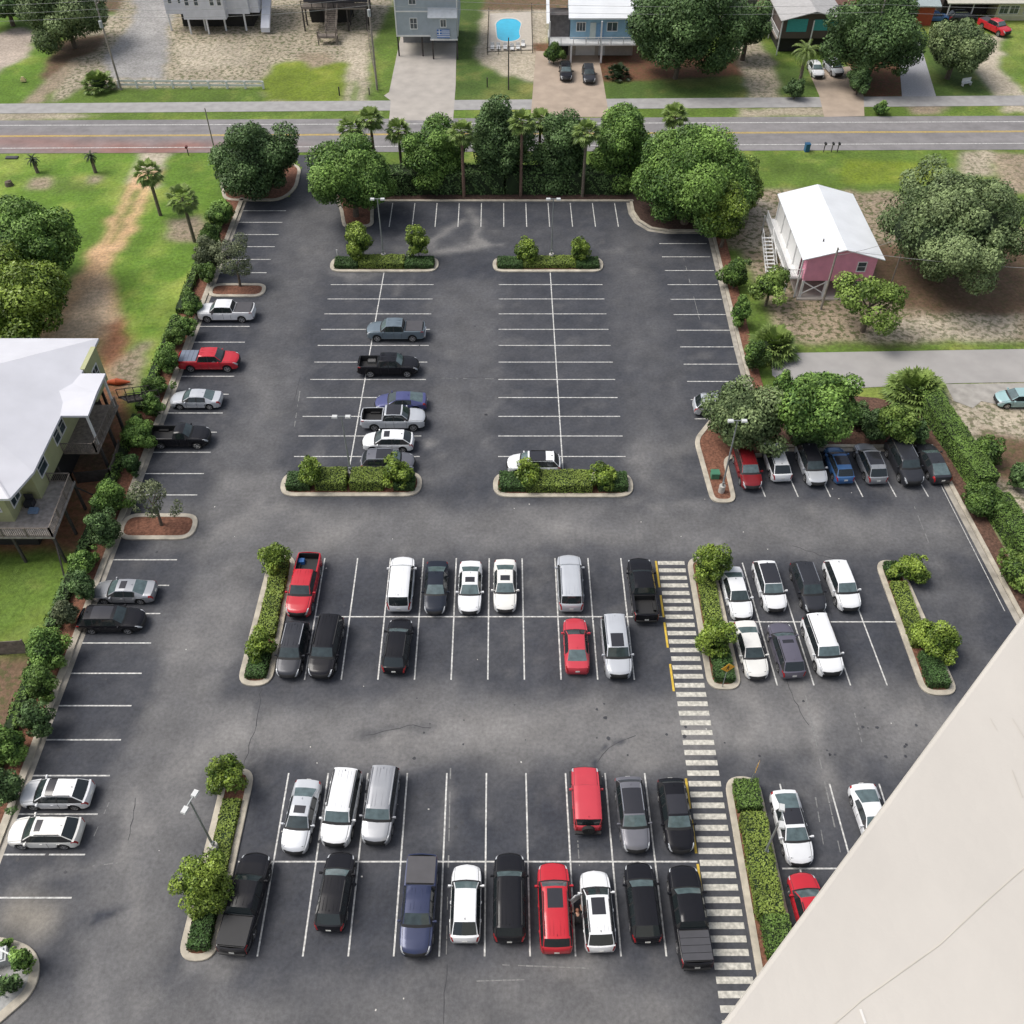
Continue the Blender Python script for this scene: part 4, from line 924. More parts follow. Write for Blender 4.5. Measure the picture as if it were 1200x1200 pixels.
# ---- island magnolias
GI = 'small magnolias on the planting islands'
for i, (bb, by, lab) in enumerate([((402,262,436,306),308,'conical magnolia left of the lamp post on the far left island'),((475,260,504,306),308,'slim conical magnolia right of the lamp post on the far left island'),
  ((604,280,630,309),310,'small round magnolia on the left of the far right island'),((666,277,691,309),310,'small magnolia on the right of the far right island'),
  ((349,536,381,571),572,'bright magnolia on the left end of the island with the leaning-looking lamp post'),((446,535,483,572),574,'magnolia in front of the grey suv'),
  ((602,540,633,572),573,'magnolia in front of the white suv with the black roof'),((690,543,722,574),575,'magnolia at the right end of the island below the empty stalls'),
  ((303,636,338,676),680,'magnolia at the top of the island beside the red pickup'),((287,735,321,772),775,'magnolia above the rounded end of the island beside the small black suv'),
  ((240,884,288,932),935,'magnolia at the top of the near left island'),((205,993,268,1080),1085,'large magnolia beside the black pickup with the black bed cover'),
  ((810,638,852,685),688,'round magnolia at the top of the crosswalk island'),((820,722,864,770),775,'round magnolia above the yellow pedestrian sign'),
  ((1048,650,1093,687),690,'magnolia at the top of the far right island'),((1072,725,1125,776),782,'broad magnolia low on the far right island')]):
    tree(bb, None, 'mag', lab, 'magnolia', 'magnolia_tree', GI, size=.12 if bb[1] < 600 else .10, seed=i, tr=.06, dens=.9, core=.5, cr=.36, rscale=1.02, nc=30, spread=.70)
# ---- island hedges
GH = 'clipped hedges on the planting islands'
H_ = lambda *a, **k: hedge(*a, group=GH, **k)
H_(-19.9,-17.2,94.7,96.6,.55,'dclip','low dark clipped hedge at the left end of the far left island',size=.1)
H_(-17.1,-12.0,94.7,96.7,.75,'clip','yellow-green clipped hedge around the lamp post of the far left island',size=.1)
H_(-11.9,-8.6,94.7,96.6,.6,'dclip','low dark hedge at the right end of the far left island',size=.1)
H_(-1.3,1.6,94.7,96.6,.55,'dclip','low dark hedge at the left end of the far right island',size=.1)
H_(1.7,7.6,94.8,96.7,.6,'clip','yellow-green hedge in the middle of the far right island',size=.1)
H_(7.7,10.3,94.7,96.6,.55,'dclip','low dark hedge at the right end of the far right island',size=.1)
H_(-19.7,-17.6,59.2,61.0,.8,'dclip','dark hedge at the left end of the island with the tall lamp post')
H_(-17.1,-14.4,59.2,61.2,1.15,'clip','square yellow-green hedge left of the lamp post')
H_(-14.0,-11.1,59.2,61.2,1.15,'clip','square yellow-green hedge right of the lamp post')
H_(-10.2,-8.4,59.2,61.0,.8,'dclip','dark hedge in front of the grey suv')
H_(-.8,1.4,59.1,61.0,.8,'dclip','dark hedge in front of the white suv with the black roof')
H_(1.6,7.4,59.0,61.1,.95,'clip','long yellow-green hedge on the island below the empty stalls')
H_(7.9,10.5,59.1,61.0,.8,'dclip','dark hedge at the right end of the island below the empty stalls')
H_(-19.45,-18.05,43.3,50.9,.55,'clip','long clipped hedge on the island beside the red pickup')
H_(-19.6,-18.1,39.6,42.3,.6,'dclip','dark clipped hedge in the rounded end of the island beside the small black suv')
H_(-19.25,-18.05,23.3,29.9,.45,'clip','bright clipped hedge under the near left lamp post')
H_(-19.4,-18.1,20.2,22.8,.75,'dclip','dark clipped hedge in the rounded end of the near left island')
H_(15.3,16.7,42.0,50.4,.45,'clip','clipped hedge between the two round magnolias of the crosswalk island')
H_(15.3,16.8,39.3,41.9,.6,'dclip','dark hedge around the yellow pedestrian sign')
H_(30.8,32.1,42.4,48.6,.55,'clip','clipped hedge along the far right island')
H_(31.0,32.5,38.8,41.6,.8,'dclip','dark clipped hedge at the lower end of the far right island')
H_(30.8,31.8,49,50.6,.7,'dclip','short dark hedge at the top of the far right island')
H_(15.3,16.9,29.0,31.1,1.0,'hedge','dark green shrub hedge at the top of the near crosswalk island')
H_(15.3,16.9,22.0,28.6,1.2,'clip','thick bright green hedge under the near crosswalk lamp post')
H_(15.5,17.1,19.6,22.0,1.2,'hedge','green hedge block below the near crosswalk lamp post')
H_(15.6,17.0,15.6,19.0,1.0,'dclip','dark hedge block at the building end of the crosswalk island')
# ---- hedges right and left of the lot
GR_ = 'hedge along the right kerb'
pts = [(41.3,67.0,1.0),(42.1,58.6,2.0),(42.35,53,2),(43.0,45.5,2),(43.6,38,2)]
def slanted(xa, ya, xb, yb, w, h, kind, lab, seed, grp):
    L = math.hypot(xb-xa, yb-ya); o = hedge(-w/2, w/2, -L/2, L/2, h, kind, lab, seed=seed, group=grp, size=.11, lump=.14); o.location = ((xa+xb)/2, (ya+yb)/2, .05); o.rotation_euler = (0, 0, math.atan2(yb-ya, xb-xa)-PI/2)
slanted(40.0,73.5,42.0,59.2,2.0,1.9,'hedge','tall clipped hedge running down from the palmetto at the right of the lot',1,GR_)
slanted(42.2,57.4,43.1,49.0,1.9,1.8,'hedge','clipped hedge below the wide block at the right kerb',2,GR_)
slanted(43.3,47.6,44.6,36,1.9,1.8,'hedge','clipped hedge at the right edge next to the building',3,GR_)
bush((1125,568,1182,606),'hedge','wide clipped block bulging out of the right hedge',seed=5)
bush((1168,645,1215,690),'lime','light green bush at the right edge of the photo',seed=6)
GL = 'shrubs along the left kerb'
for i, (bb, k, lab) in enumerate([((240,234,278,266),'green','round clipped bush at the top of the left kerb'),((232,262,262,290),'hedge','low bush below the round one at the top left'),((226,280,262,322),'grey','wispy grey-green bush among the left shrubs'),
  ((230,305,254,335),'hedge','dark bush opposite the upper mulch island'),((212,340,240,372),'green','green bush beside the white pickup'),((205,368,230,396),'green','leafy bush above the red pickup'),((190,378,218,408),'hedge','round bush left of the red pickup'),
  ((180,405,212,440),'green','loose bush behind the red pickup tail'),((164,438,200,466),'hedge','clipped round bush left of the silver sedan'),((165,458,192,492),'green','light bush below the clipped round one'),
  ((138,488,182,530),'green','large clipped round bush left of the black pickup'),((142,528,166,560),'dclip','small dark bush under the large round one'),((108,560,152,606),'green','large round bush by the lime house deck'),((104,596,140,642),'dark','dark bush below the deck corner'),
  ((76,642,116,676),'green','round bush left of the silver sedan with the dark rear glass'),((80,668,112,706),'dark','dark green bush between lawn and black wagon'),((62,690,92,745),'grey','sparse grey bush behind the black wagon'),((30,735,80,786),'green','big bush at the lower corner of the lawn'),
  ((26,770,66,830),'hedge','tall bush opposite the empty lower left stalls'),((26,815,62,872),'dark','dark bush near the lower left kerb'),((-14,845,30,900),'green','round bush at the left edge of the photo'),((-12,890,26,958),'dark','dark bush at the left edge near the white crossovers'),
  ((0,1100,14,1112),'green','tiny grass tuft on the entrance island'),((12,1108,40,1140),'green','fluffy green bush on the entrance island'),((2,1140,24,1168),'dark','dark low bush on the entrance island')]):
    bush(bb, k, lab, group=GL if i < 22 else None, seed=20+i, size=.11 if i < 8 else .10, dens=.95)
for i, (a, b, k) in enumerate(((86,104,'hedge'),(70,85,'green'),(58,69,'hedge'),(44,57,'dark'),(28,43,'hedge'))):
    hedge(-35.9, -35.0, a, b, .7, k, ['low hedge beside the top of the left kerb','low hedge beside the white and red pickups','low hedge between the lime house and the lot','dark low hedge beside the lower mulch island','low hedge beside the lower left stalls'][i], name='low_hedge', group='low hedges along the left kerb', size=.14, lump=.45, seed=30+i, dens=.8)
# rear hedge and trees behind the far kerb
for i, (a, b) in enumerate(((-17.5,-9.3),(-9.1,-.6),(-.4,7.2),(7.4,15.2))):
    hedge(a, b, 111.6, 114.4, 2.7, 'dark', ['left end','part behind the third palm','part right of the middle','right end'][i]+' of the tall dark hedge behind the far kerb', name='tall_hedge', group='tall dark hedge behind the far kerb', size=.2, lump=.5, seed=40+i)
GT = 'trees behind the far kerb'
for i, (bb, by, k, lab, co) in enumerate([((248,146,347,232),228,'dark','dark round oak at the top left corner of the lot',.7),((358,160,464,250),254,'green','wide loose tree beside the lot entrance',.7),
   ((470,136,548,228),216,'green','bright tree with loose crown between two palms',.6),((548,116,624,230),217,'dark','tall dark tree in the middle of the far kerb',.7),((626,126,692,232),217,'dark','narrow dark tree right of the tallest palm',.6),
   ((690,124,768,226),216,'green','green tree right of the palm with bare trunk',.66),((738,148,882,266),262,'green','largest tree at the top right corner of the lot',.72),((826,180,898,262),250,'lime','green tree leaning over the right kerb',.66),((820,214,884,288),290,'mag','light green round tree at the right kerb corner',.66)]):
    tree(bb, by, k, lab, name='broadleaf_tree', group=GT, size=.165, seed=60+i, core=co)
GP = 'cabbage palms along the far kerb'
for i, (cx_, cy_, bx_, by_, lab, tm, dd) in enumerate([(411,146,414,212,'short palm above the wide oak',RBARK,1),(434,134,438,208,'tall palm above the wide oak',RBARK,2),(467,148,472,208,'palm with bare trunk left of the bright tree',PBARK,2),(541,150,544,231,'palm with dead fronds in front of the bright tree',RBARK,3),
   (611,138,614,230,'tall palm right of the dark middle tree',RBARK,2),(633,138,631,206,'slim palm beside the narrow dark tree',PBARK,1),(687,150,683,231,'palm with a pale bare trunk and dead skirt',PBARK,4),(791,130,786,205,'palm sticking up behind the largest tree',RBARK,0)]):
    Y = P(bx_, by_).y; t = onY(cx_, cy_+4, Y); palm((t.x, Y), t.z, 'palm', lab, seed=i+3, group=GP, tm=tm, dead=dd, n=30, Lp=.85, Lb=1.2, low=-.6, r=.19)
for (cx_, cy_, bx_, by_, lab, k, L1) in [(168,201,188,252,'cabbage palm leaning over the dirt track','palm',1.0),(212,232,228,283,'cabbage palm beside the left shrubs','palm',1.1)]:
    Y = P(bx_, by_).y; t = onY(cx_, cy_, Y); palm((P(bx_, by_).x, Y), t.z, k, lab, seed=int(cx_), n=40, Lp=L1, Lb=1.0, low=-.9, r=.2, group='palms on the left lawn')
for (cx_, cy_, bx_, by_, lab) in [(40,187,44,202,'small dark cycad nearer the left edge of the lawn'),(104,183,112,202,'small dark cycad nearer the dirt track')]:
    Y = P(bx_, by_).y; t = onY(cx_, cy_, Y); palm((P(bx_, by_).x, Y), t.z, 'palmd', lab, seed=int(cx_), n=22, Lp=.35, Lb=.7, low=-.4, r=.22, pinnate=True, name='cycad', cat='cycad', group='cycads on the left lawn')
palmetto((92,66,131,104),'bushy palmetto beside the utility pole at the white rail fence',1,n=55)
palmetto((878,364,940,420),'palmetto bush left of the side street',2,n=80)
palmetto((1040,426,1110,474),'large round palmetto below the side street',3,n=90)
palmetto((710,62,740,90),'small palmetto under the big dark tree',4,n=40,kind='palmd')
Y = P(942,98).y; t = onY(945,60,Y); palm((t.x, Y), t.z, 'palm', 'bushy grey-green palm in front of the brown cottage', seed=77, n=44, Lp=1.3, Lb=1.2, low=-.6, r=.25, pinnate=True)
# left field and houses
for bb, by, k, lab, sd, sz in [((-40,236,92,330),338,'green','upper of the two big trees at the left edge',80,.26),((-46,300,88,398),400,'mag','lower, lighter of the two big trees at the left edge',81,.26),
  ((25,-30,122,52),56,'oak','big dark oak beside the tan driveway at the top left',82,.3),((-30,-20,40,22),30,'dark','dark tree in the top left corner',83,.3),
  ((738,-40,862,86),92,'dark','big dark oak beside the light blue house',84,.3),((846,5,908,55),70,'dark','dark tree left of the brown cottage',85,.28),
  ((968,-5,1082,88),98,'dark','dark spreading tree right of the brown cottage',86,.3),((1084,22,1162,82),92,'oak','round grey-green tree in front of the pale ranch house',87,.28),((1000,-40,1060,10),30,'green','tree behind the spreading one at the top right',88,.3),
  ((1018,192,1218,336),326,'oak','very wide spreading grey-green oak right of the pink house',89,.24),
  ((978,318,1068,384),388,'lime','light green young tree in front of the pink house',91,.24),((876,310,930,356),358,'lime','small pale bush-like tree left of the pink house',92,.2),
  ((826,442,926,536),526,'oak','grey-green oak over the end of the right column of stalls',93,.22),((902,428,1012,524),526,'green','bright green tree behind the row of parked cars',94,.24),((1020,472,1082,516),522,'lime','light green bush-tree behind the large black suv',95,.2),
  ((250,278,298,330),336,'grey','thin wispy tree on the upper mulch island',96,.15),((148,556,206,612),616,'grey','thin grey-green tree on the lower mulch island',97,.14)]:
    tree(bb, by, k, lab, name='broadleaf_tree', seed=sd, size=sz*.68, nc=None if sd != 89 else 90, cr=.36 if sd != 89 else .24, core=0 if sd in (96, 97, 91) else (.5 if sd == 92 else .7), dens=.55 if sd in (96, 97) else (.75 if sd in (91, 92) else 1.0), tr=.35 if sz > .25 else None)
for i, (bb, k, lab) in enumerate([((1092,478,1122,502),'dark','dark shrub on the pale sand near the aqua car'),((1140,510,1178,548),'hedge','green shrub on the sand beside the wooden stairs'),((1180,540,1212,575),'dark','dark bush beneath the wooden stairs'),((1118,500,1140,516),'hedge','little tuft shrub on the pale sand'),
  ((920,92,946,116),'dark','round shrub left of the cottage driveway'),((992,76,1024,110),'dark','leafy shrub between driveway and gravel'),((1022,120,1042,134),'green','small plant on the verge strip'),((636,50,662,74),'hedge','brownish shrub beside the pool fence'),
  ((905,430,930,470),'green','bush at the end of the side street'),((845,300,880,340),'hedge','low bush beside the right kerb near the pale tree'),((855,345,882,385),'green','bush beside the right kerb by the palmetto'),((870,395,900,440),'hedge','bush beside the right kerb below the palmetto'),
  ((1006,474,1052,522),'dark','dark shrub in the bed behind the silver grey suv'),((1054,488,1092,524),'dark','dark shrub in the bed behind the large black suv'),((925,495,975,526),'dark','low dark shrub under the bright green tree'),((985,470,1030,505),'dark','dark shrub in the bed beside the bright tree')]):
    bush(bb, k, lab, seed=120+i, size=.15 if bb[1] < 300 else .12)
# ================================================================== BUILDINGS
WGL = mm('window_glass', (.05,.07,.08), rough=.08, var=.3, scale=2, spec=.8)
WFR = mm('white_trim', (.74,.74,.73), rough=.5, var=.05)
WOOD = mm('weathered_wood', (.20,.17,.145), rough=.9, var=.35, scale=3)
DWOOD = mm('dark_wood', (.06,.052,.048), rough=.9, var=.3, scale=3)
DARK = mm('deep_shade', (.03,.028,.026), rough=.9)  # shade painted as near-black boxes below raised houses and in the opening
def siding(k, col, step=.18, var=.08, rough=.7):
    if k in M: return M[k]
    m = mat(k, col, rough=rough, var=var, scale=1.2); nt = m.node_tree; L = nt.links; b = nt.nodes['Principled BSDF']
    g = _n(nt, 'ShaderNodeNewGeometry'); s = _n(nt, 'ShaderNodeSeparateXYZ'); L.new(g.outputs['Position'], s.inputs[0])
    d = _n(nt, 'ShaderNodeMath', operation='MULTIPLY'); d.inputs[1].default_value = 1/step; L.new(s.outputs['Z'], d.inputs[0])
    f = _n(nt, 'ShaderNodeMath', operation='FRACT'); L.new(d.outputs[0], f.inputs[0])
    bp = _n(nt, 'ShaderNodeBump'); bp.inputs['Strength'].default_value = .6; bp.inputs['Distance'].default_value = .02; L.new(f.outputs[0], bp.inputs['Height']); L.new(bp.outputs[0], b.inputs['Normal'])
    M[k] = m; return m
def metalroof(k, col, step=.45, axis='X', rough=.45):
    if k in M: return M[k]
    m = mat(k, col, rough=rough, var=.05, scale=.5); nt = m.node_tree; L = nt.links; b = nt.nodes['Principled BSDF']
    g = _n(nt, 'ShaderNodeNewGeometry'); s = _n(nt, 'ShaderNodeSeparateXYZ'); L.new(g.outputs['Position'], s.inputs[0])
    d = _n(nt, 'ShaderNodeMath', operation='MULTIPLY'); d.inputs[1].default_value = 1/step; L.new(s.outputs[axis], d.inputs[0])
    f = _n(nt, 'ShaderNodeMath', operation='PINGPONG'); f.inputs[1].default_value = .5; L.new(d.outputs[0], f.inputs[0])
    p = _n(nt, 'ShaderNodeMath', operation='LESS_THAN'); p.inputs[1].default_value = .06; L.new(f.outputs[0], p.inputs[0])
    bp = _n(nt, 'ShaderNodeBump'); bp.inputs['Strength'].default_value = .7; bp.inputs['Distance'].default_value = .04; L.new(p.outputs[0], bp.inputs['Height']); L.new(bp.outputs[0], b.inputs['Normal'])
    M[k] = m; return m
def windowf(root, c, w, h, face='F', grid=(2, 2), glass=None, fr=.09, label=None):
    """window at c on a wall that faces F (towards -Y), R (+X) or L (-X); frame proud of the wall, pane inside it"""
    a = {'F': (1, 0), 'R': (0, 1), 'L': (0, 1)}[face]; o = {'F': (0, -1), 'R': (1, 0), 'L': (-1, 0)}[face]
    c = Vector(c); ax = Vector((a[0], a[1], 0)); on = Vector((o[0], o[1], 0)); up = Vector((0, 0, 1)); mb = MB()
    def b(u0, u1, z0, z1, d0, d1, M_):
        q = [c+ax*u0+up*z0+on*d0, c+ax*u1+up*z1+on*d1]
        M_.bx(q[0].x, q[1].x, q[0].y, q[1].y, q[0].z, q[1].z)
    b(-w/2-fr, w/2+fr, h/2, h/2+fr, 0, .06, mb); b(-w/2-fr, w/2+fr, -h/2-fr, -h/2, 0, .08, mb); b(-w/2-fr, -w/2, -h/2, h/2, 0, .06, mb); b(w/2, w/2+fr, -h/2, h/2, 0, .06, mb)
    for i in range(1, grid[0]): x = -w/2+w*i/grid[0]; b(x-.025, x+.025, -h/2, h/2, .012, .045, mb)
    for i in range(1, grid[1]): z = -h/2+h*i/grid[1]; b(-w/2, w/2, z-.02, z+.02, .012, .043, mb)
    f = mb.build('window', WFR, root)
    if label: f['label'] = label
    pm = MB(); b(-w/2, w/2, -h/2, h/2, .002, .015, pm); pm.build('pane', glass or WGL, f); return f
def railing(root, pts, z, h=1.0, m=None, sp=.16, nm='railing', post=1.8):
    mb = MB(); m = m or WFR
    for a, b in zip(pts, pts[1:]):
        a = Vector((*a[:2], 0)); b = Vector((*b[:2], 0)); L = (b-a).length; n = max(1, int(L/sp))
        for zz in (.1, h): mb.bar(a+Vector((0, 0, z+zz)), b+Vector((0, 0, z+zz)), .07, .06)
        for i in range(n+1):
            q = a.lerp(b, i/n); mb.box((q.x, q.y, z+.55*h), (.035, .035, h*.9))
        k = max(1, round(L/post))
        for i in range(k+1): q = a.lerp(b, i/k); mb.box((q.x, q.y, z+.5*h+.03), (.11, .11, h+.06))
    return mb.build(nm, m, root)
def posts(root, pts, z0, z1, w, m, each=True):
    for x, y in pts: MB().bx(x-w/2, x+w/2, y-w/2, y+w/2, z0, z1).build('post', m, root)
def stairs(root, a, b, w, m, n=14):
    a, b = Vector(a), Vector(b); d = Vector((b.x-a.x, b.y-a.y, 0)).normalized(); s = Vector((-d.y, d.x, 0))*w/2; mb = MB()
    for i in range(n): q = a.lerp(b, (i+.5)/n); mb.bar(q-s, q+s, .27, .05)
    for k in (s, -s): mb.bar(a+k, b+k, .06, .22); mb.bar(a+k+Vector((0, 0, .95)), b+k+Vector((0, 0, .95)), .06, .06)
    for i in range(5):
        q = a.lerp(b, i/4)
        for k in (s, -s): mb.bar(q+k, q+k+Vector((0, 0, .95)), .06, .06)
    return mb.build('stairs', m, root)
def gable(x0, x1, ye, yf, z, rise, th=.14, axis='Y'):
    """gable roof, ridge along Y (or X) between ye and yf"""
    mb = MB(); xm = (x0+x1)/2
    pr = [(x0, z), (xm, z+rise), (x1, z), (x1, z+th), (xm, z+rise+th), (x0, z+th)]; n = 6
    if axis == 'Y': vs = [(x, ye, q) for x, q in pr]+[(x, yf, q) for x, q in pr]
    else:
        ym = (ye+yf)/2; pr = [(ye, z), (ym, z+rise), (yf, z), (yf, z+th), (ym, z+rise+th), (ye, z+th)]; vs = [(x1, y, q) for y, q in pr]+[(x0, y, q) for y, q in pr]
    mb.add(vs, [(5, 4, 1, 0), (4, 3, 2, 1), (6, 7, 10, 11), (7, 8, 9, 10)]+[(i, (i+1) % n, n+(i+1) % n, n+i) for i in range(n)]); return mb
def house(name, label, cat='house', loc=(0, 0, 0)):
    return empty(name, loc, 0, label=label, cat=cat)
# ---- pink house on stilts
o = Vector((35.7, 89.0, 0)); r = house('stilt_house', 'pink beach house on white stilts with a white metal roof', loc=o)
pink = siding('pink_siding', (.80,.33,.45)); x0, x1, y0, y1, zf, ze = -3.75, 3.65, .2, 13.2, 2.15, 4.95
wall = MB(); xm = (x0+x1)/2
wall.prism([(x0,y0),(x1,y0),(x1,y1),(x0,y1)], zf, ze); wall.add([(x0,y0+.002,ze),(x1,y0+.002,ze),(xm,y0+.002,ze+1.05),(x0,y1,ze),(x1,y1,ze),(xm,y1,ze+1.05)], [(0,1,2),(5,4,3)])
wall.build('wall', pink, r)
gable(x0-.75, x1+.6, y0-.5, y1+.5, ze-.02, 1.2, .1).build('roof', metalroof('white_metal_roof', (.80,.82,.84), axis='Y'), r)
MB().cyl((xm-1.9,2.2,ze+.4),(xm-1.9,2.2,ze+1.1),.07).build('vent_pipe', DWOOD, r)
windowf(r, (x1-1.5, y0, zf+1.75), .85, 1.05, 'F', (1, 2)); windowf(r, (x0, 4.5, zf+1.7), .9, 1.1, 'L', (1, 2)); windowf(r, (x0, 9.5, zf+1.7), .9, 1.1, 'L', (1, 2)); windowf(r, (x1, 6.5, zf+1.7), .9, 1.1, 'R', (1, 2))
posts(r, [(x, y) for x in (x0+.1, x0+2.6, x1-2.5, x1-.1) for y in (y0+.1, 4.6, 9.0, y1-.1)], 0, zf, .24, WFR)
b = MB(); b.bar((x0+.1,y0,.5),(x0+2.6,y0,2.0),.07,.13); b.bar((x0+.1,y0+.08,2.0),(x0+2.6,y0+.08,.5),.07,.13); b.bar((x1-2.5,y0,.5),(x1-.1,y0,2.0),.07,.13); b.build('cross_brace', WFR, r)
MB().prism([(x0-.3,-.3),(x1+.2,-.3),(x1+.2,y1),(x0-.3,y1)], -.04, .10).build('slab', DRIVE, r)
MB().bx(x0-1.6, x0, .8, y1, zf-.2, zf-.02).build('side_deck', WFR, r); MB().bx(x0-.42, x0-.36, 1.4, y1, zf, zf+2.3).build('side_screen', WFR, r); posts(r, [(x0-.5,y) for y in (.3,3.5,6.8,10,13)], 0, ze-.05, .14, WFR); railing(r, [(x0-.05,.85),(x0-1.55,.85),(x0-1.55,y1)], zf-.02, 1.0)
posts(r, [(x0-1.5,y) for y in (.9,4,7.2,10.5,14.2)], 0, zf-.2, .16, WFR)
stairs(r, (x0-2.2,9.5,zf-.1), (x0-2.2,4.9,.1), 1.1, WFR, 10)
# ---- lime house on the left
r = house('beach_house', 'lime green beach house with a large pale hip roof and wooden decks', loc=(-46,61,0))
lime = siding('lime_siding', (.43,.44,.24)); q = lambda x, y: (x+46, y-61)
ZR = 7.0; wl = MB()
wl.prism([q(-56,52.6),q(-40.2,52.6),q(-40.2,55.2),q(-38.9,55.2),q(-38.9,71.3),q(-56,71.3)], 3.3, ZR+.1); wl.build('wall', lime, r)
porch = MB(); porch.prism([q(-38.9,70.9),q(-38.9,67.6),q(-37.9,67.6),q(-37.9,70.9)], 3.3, ZR+.1); porch.build('side_bay', lime, r)
rf = MB(); a = [q(-57,51.6),q(-38.9,51.6),q(-38.05,54.6),q(-38.05,72.3),q(-57,72.3)]; rz = [ZR]*5; hip = [q(-47,61.5), q(-47.2,62.4)]
A0, A1, A2, A3, A4 = [(*p_, ZR) for p_ in a]; R0 = (*q(-46.2,60.5), ZR+3.0); R1 = (*q(-46.2,63.3), ZR+3.0); R2 = (*q(-57,61.9), ZR+3.0)
rf.add([A0, A1, A2, A3, A4, R0, R1, R2], [(0,1,5),(0,5,7),(1,2,5),(2,3,6,5),(3,4,7,6),(5,6,7)]); rf.add([(p_[0],p_[1],ZR-.22) for p_ in a]+[(*p_, ZR) for p_ in a], [(i,(i+1)%5,5+(i+1)%5,5+i) for i in range(5)]+[(4,3,2,1,0)])
rf.build('roof', mm('pale_membrane_roof', (.66,.66,.70), rough=.6, var=.06, scale=.4), r)
g2 = gable(*[0,0], 0, 0, 0, 0) if 0 else MB()
pz = ZR+.02; B = [(*q(-41.5,61.4),pz),(*q(-35.75,61.4),pz),(*q(-35.9,67.1),pz),(*q(-41.5,67.1),pz)]; Rr = [(*q(-40.6,64.3),pz+.42),(*q(-35.8,64.3),pz+.16)]
g2.add(B+Rr+[(p_[0],p_[1],p_[2]-.2) for p_ in B], [(0,1,5,4),(3,4,5,2),(1,2,5),(1,0,6,7),(2,1,7,8),(3,2,8,9),(6,9,8,7)]); g2.build('porch_roof', M['pale_membrane_roof'], r)
for a_, b_, t_ in ((R0,A1,0),(Vector(Rr[0]),Vector(B[0]),1)):
    MB().bar(Vector(a_)+Vector((0,0,.04)), Vector(b_)+Vector((0,0,.04)), .14, .05).build('ridge_cap', mm('roof_cap', (.56,.56,.6), var=.08), r)
posts(r, [q(-36.1,61.8),q(-36.1,66.8)], 3.3, ZR-.1, .18, WFR)
posts(r, [q(-36.1,61.8),q(-36.1,64.4),q(-36.1,66.8),q(-38.9,59),q(-38.9,55.5),q(-38.9,70.8)], 0, 3.2, .22, DWOOD)
MB().prism([q(-38.9,60.8),q(-35.9,60.8),q(-35.9,67.2),q(-38.9,67.2)], 3.1, 3.3).build('porch_deck', WOOD, r)
railing(r, [q(-38.9,60.85),q(-36.0,60.85),q(-36.0,67.1)], 3.3, 1.0, WOOD)
MB().prism([q(-42.5,50.9),q(-36.5,50.9),q(-36.8,57.3),q(-38.9,57.3),q(-38.9,55.2),q(-40.2,55.2),q(-40.2,52.6),q(-42.5,52.6)], 3.1, 3.3).build('deck', mm('deck_boards', (.30,.27,.25), rough=.9, var=.3, scale=2.5), r)
MB().prism([q(-56,50.4),q(-42.5,50.4),q(-42.5,52.6),q(-56,52.6)], 3.1, 3.3).build('front_deck', M['deck_boards'], r)
railing(r, [q(-56,50.5),q(-42.5,50.5),q(-42.5,50.95),q(-36.6,50.95),q(-36.9,57.2),q(-38.9,57.2)], 3.3, 1.0, WOOD)
posts(r, [q(-36.7,51.1),q(-36.8,54.2),q(-36.9,57.1),q(-40,51.1),q(-44,50.7),q(-48,50.7)], 0, 3.1, .2, DWOOD)
bb_ = MB(); bb_.bar((*q(-36.9,56.9),3.1),(*q(-36.0,58.3),.2),.12,.12); bb_.bar((*q(-36.7,51.3),3.1),(*q(-36.3,49.5),.1),.12,.12); bb_.build('brace', DWOOD, r)
MB().prism([q(-55.5,53),q(-39.5,53),q(-39.5,71),q(-55.5,71)], -.02, 3.15).build('storey_or_shade', DARK, r)
for y, w in ((62.2,1.0),(60.9,1.0),(57.2,1.5)): windowf(r, (*q(-38.9,y), 5.3), w, 1.5, 'R', (1,2))
windowf(r, (*q(-40.2,54.0), 5.2), 1.4, 1.9, 'R', (2,1)); windowf(r, (*q(-41.5,52.6), 5.3), 1.3, 1.5, 'F', (2,2)); windowf(r, (*q(-44.2,52.6), 5.3), 1.3, 1.5, 'F', (2,2)); windowf(r, (*q(-37.9,69.2), 5.3), 1.2, 1.4, 'R', (2,2))
stairs(r, (*q(-35.7,68.0),3.2), (*q(-33.9,70.8),1.4), 1.2, DWOOD, 7)
def at0(nm, build_, m, px, py, z, lab, cat, **k):
    p = P(px, py, z); o = build_.build(nm, m); tag(o, lab, cat, loc=p, **k); return o
at0('deck_chair', MB().box((0,0,.25),(.7,.7,.5)).box((0,.3,.7),(.7,.12,.6)), mm('dark_wicker', (.03,.03,.035), var=.3), 36,592,3.3, 'dark cushioned chair on the lime house deck', 'chair')
at0('patio_cushion', MB().box((0,0,.2),(.8,.6,.25),taper=.85), mm('blue_cushion', (.15,.22,.33), var=.1), 40,600,3.3, 'blue cushion on the lime house deck', 'cushion')
at0('kayak', MB().cyl((-1.3,0,.25),(0,0,.3),.08,.36,n=10).cyl((0,0,.3),(1.3,0,.25),.36,.08,n=10), mm('orange_plastic', (.45,.09,.03), rough=.4, var=.1), 138,450,0, 'orange kayak lying behind the porch stairs of the lime house', 'kayak')
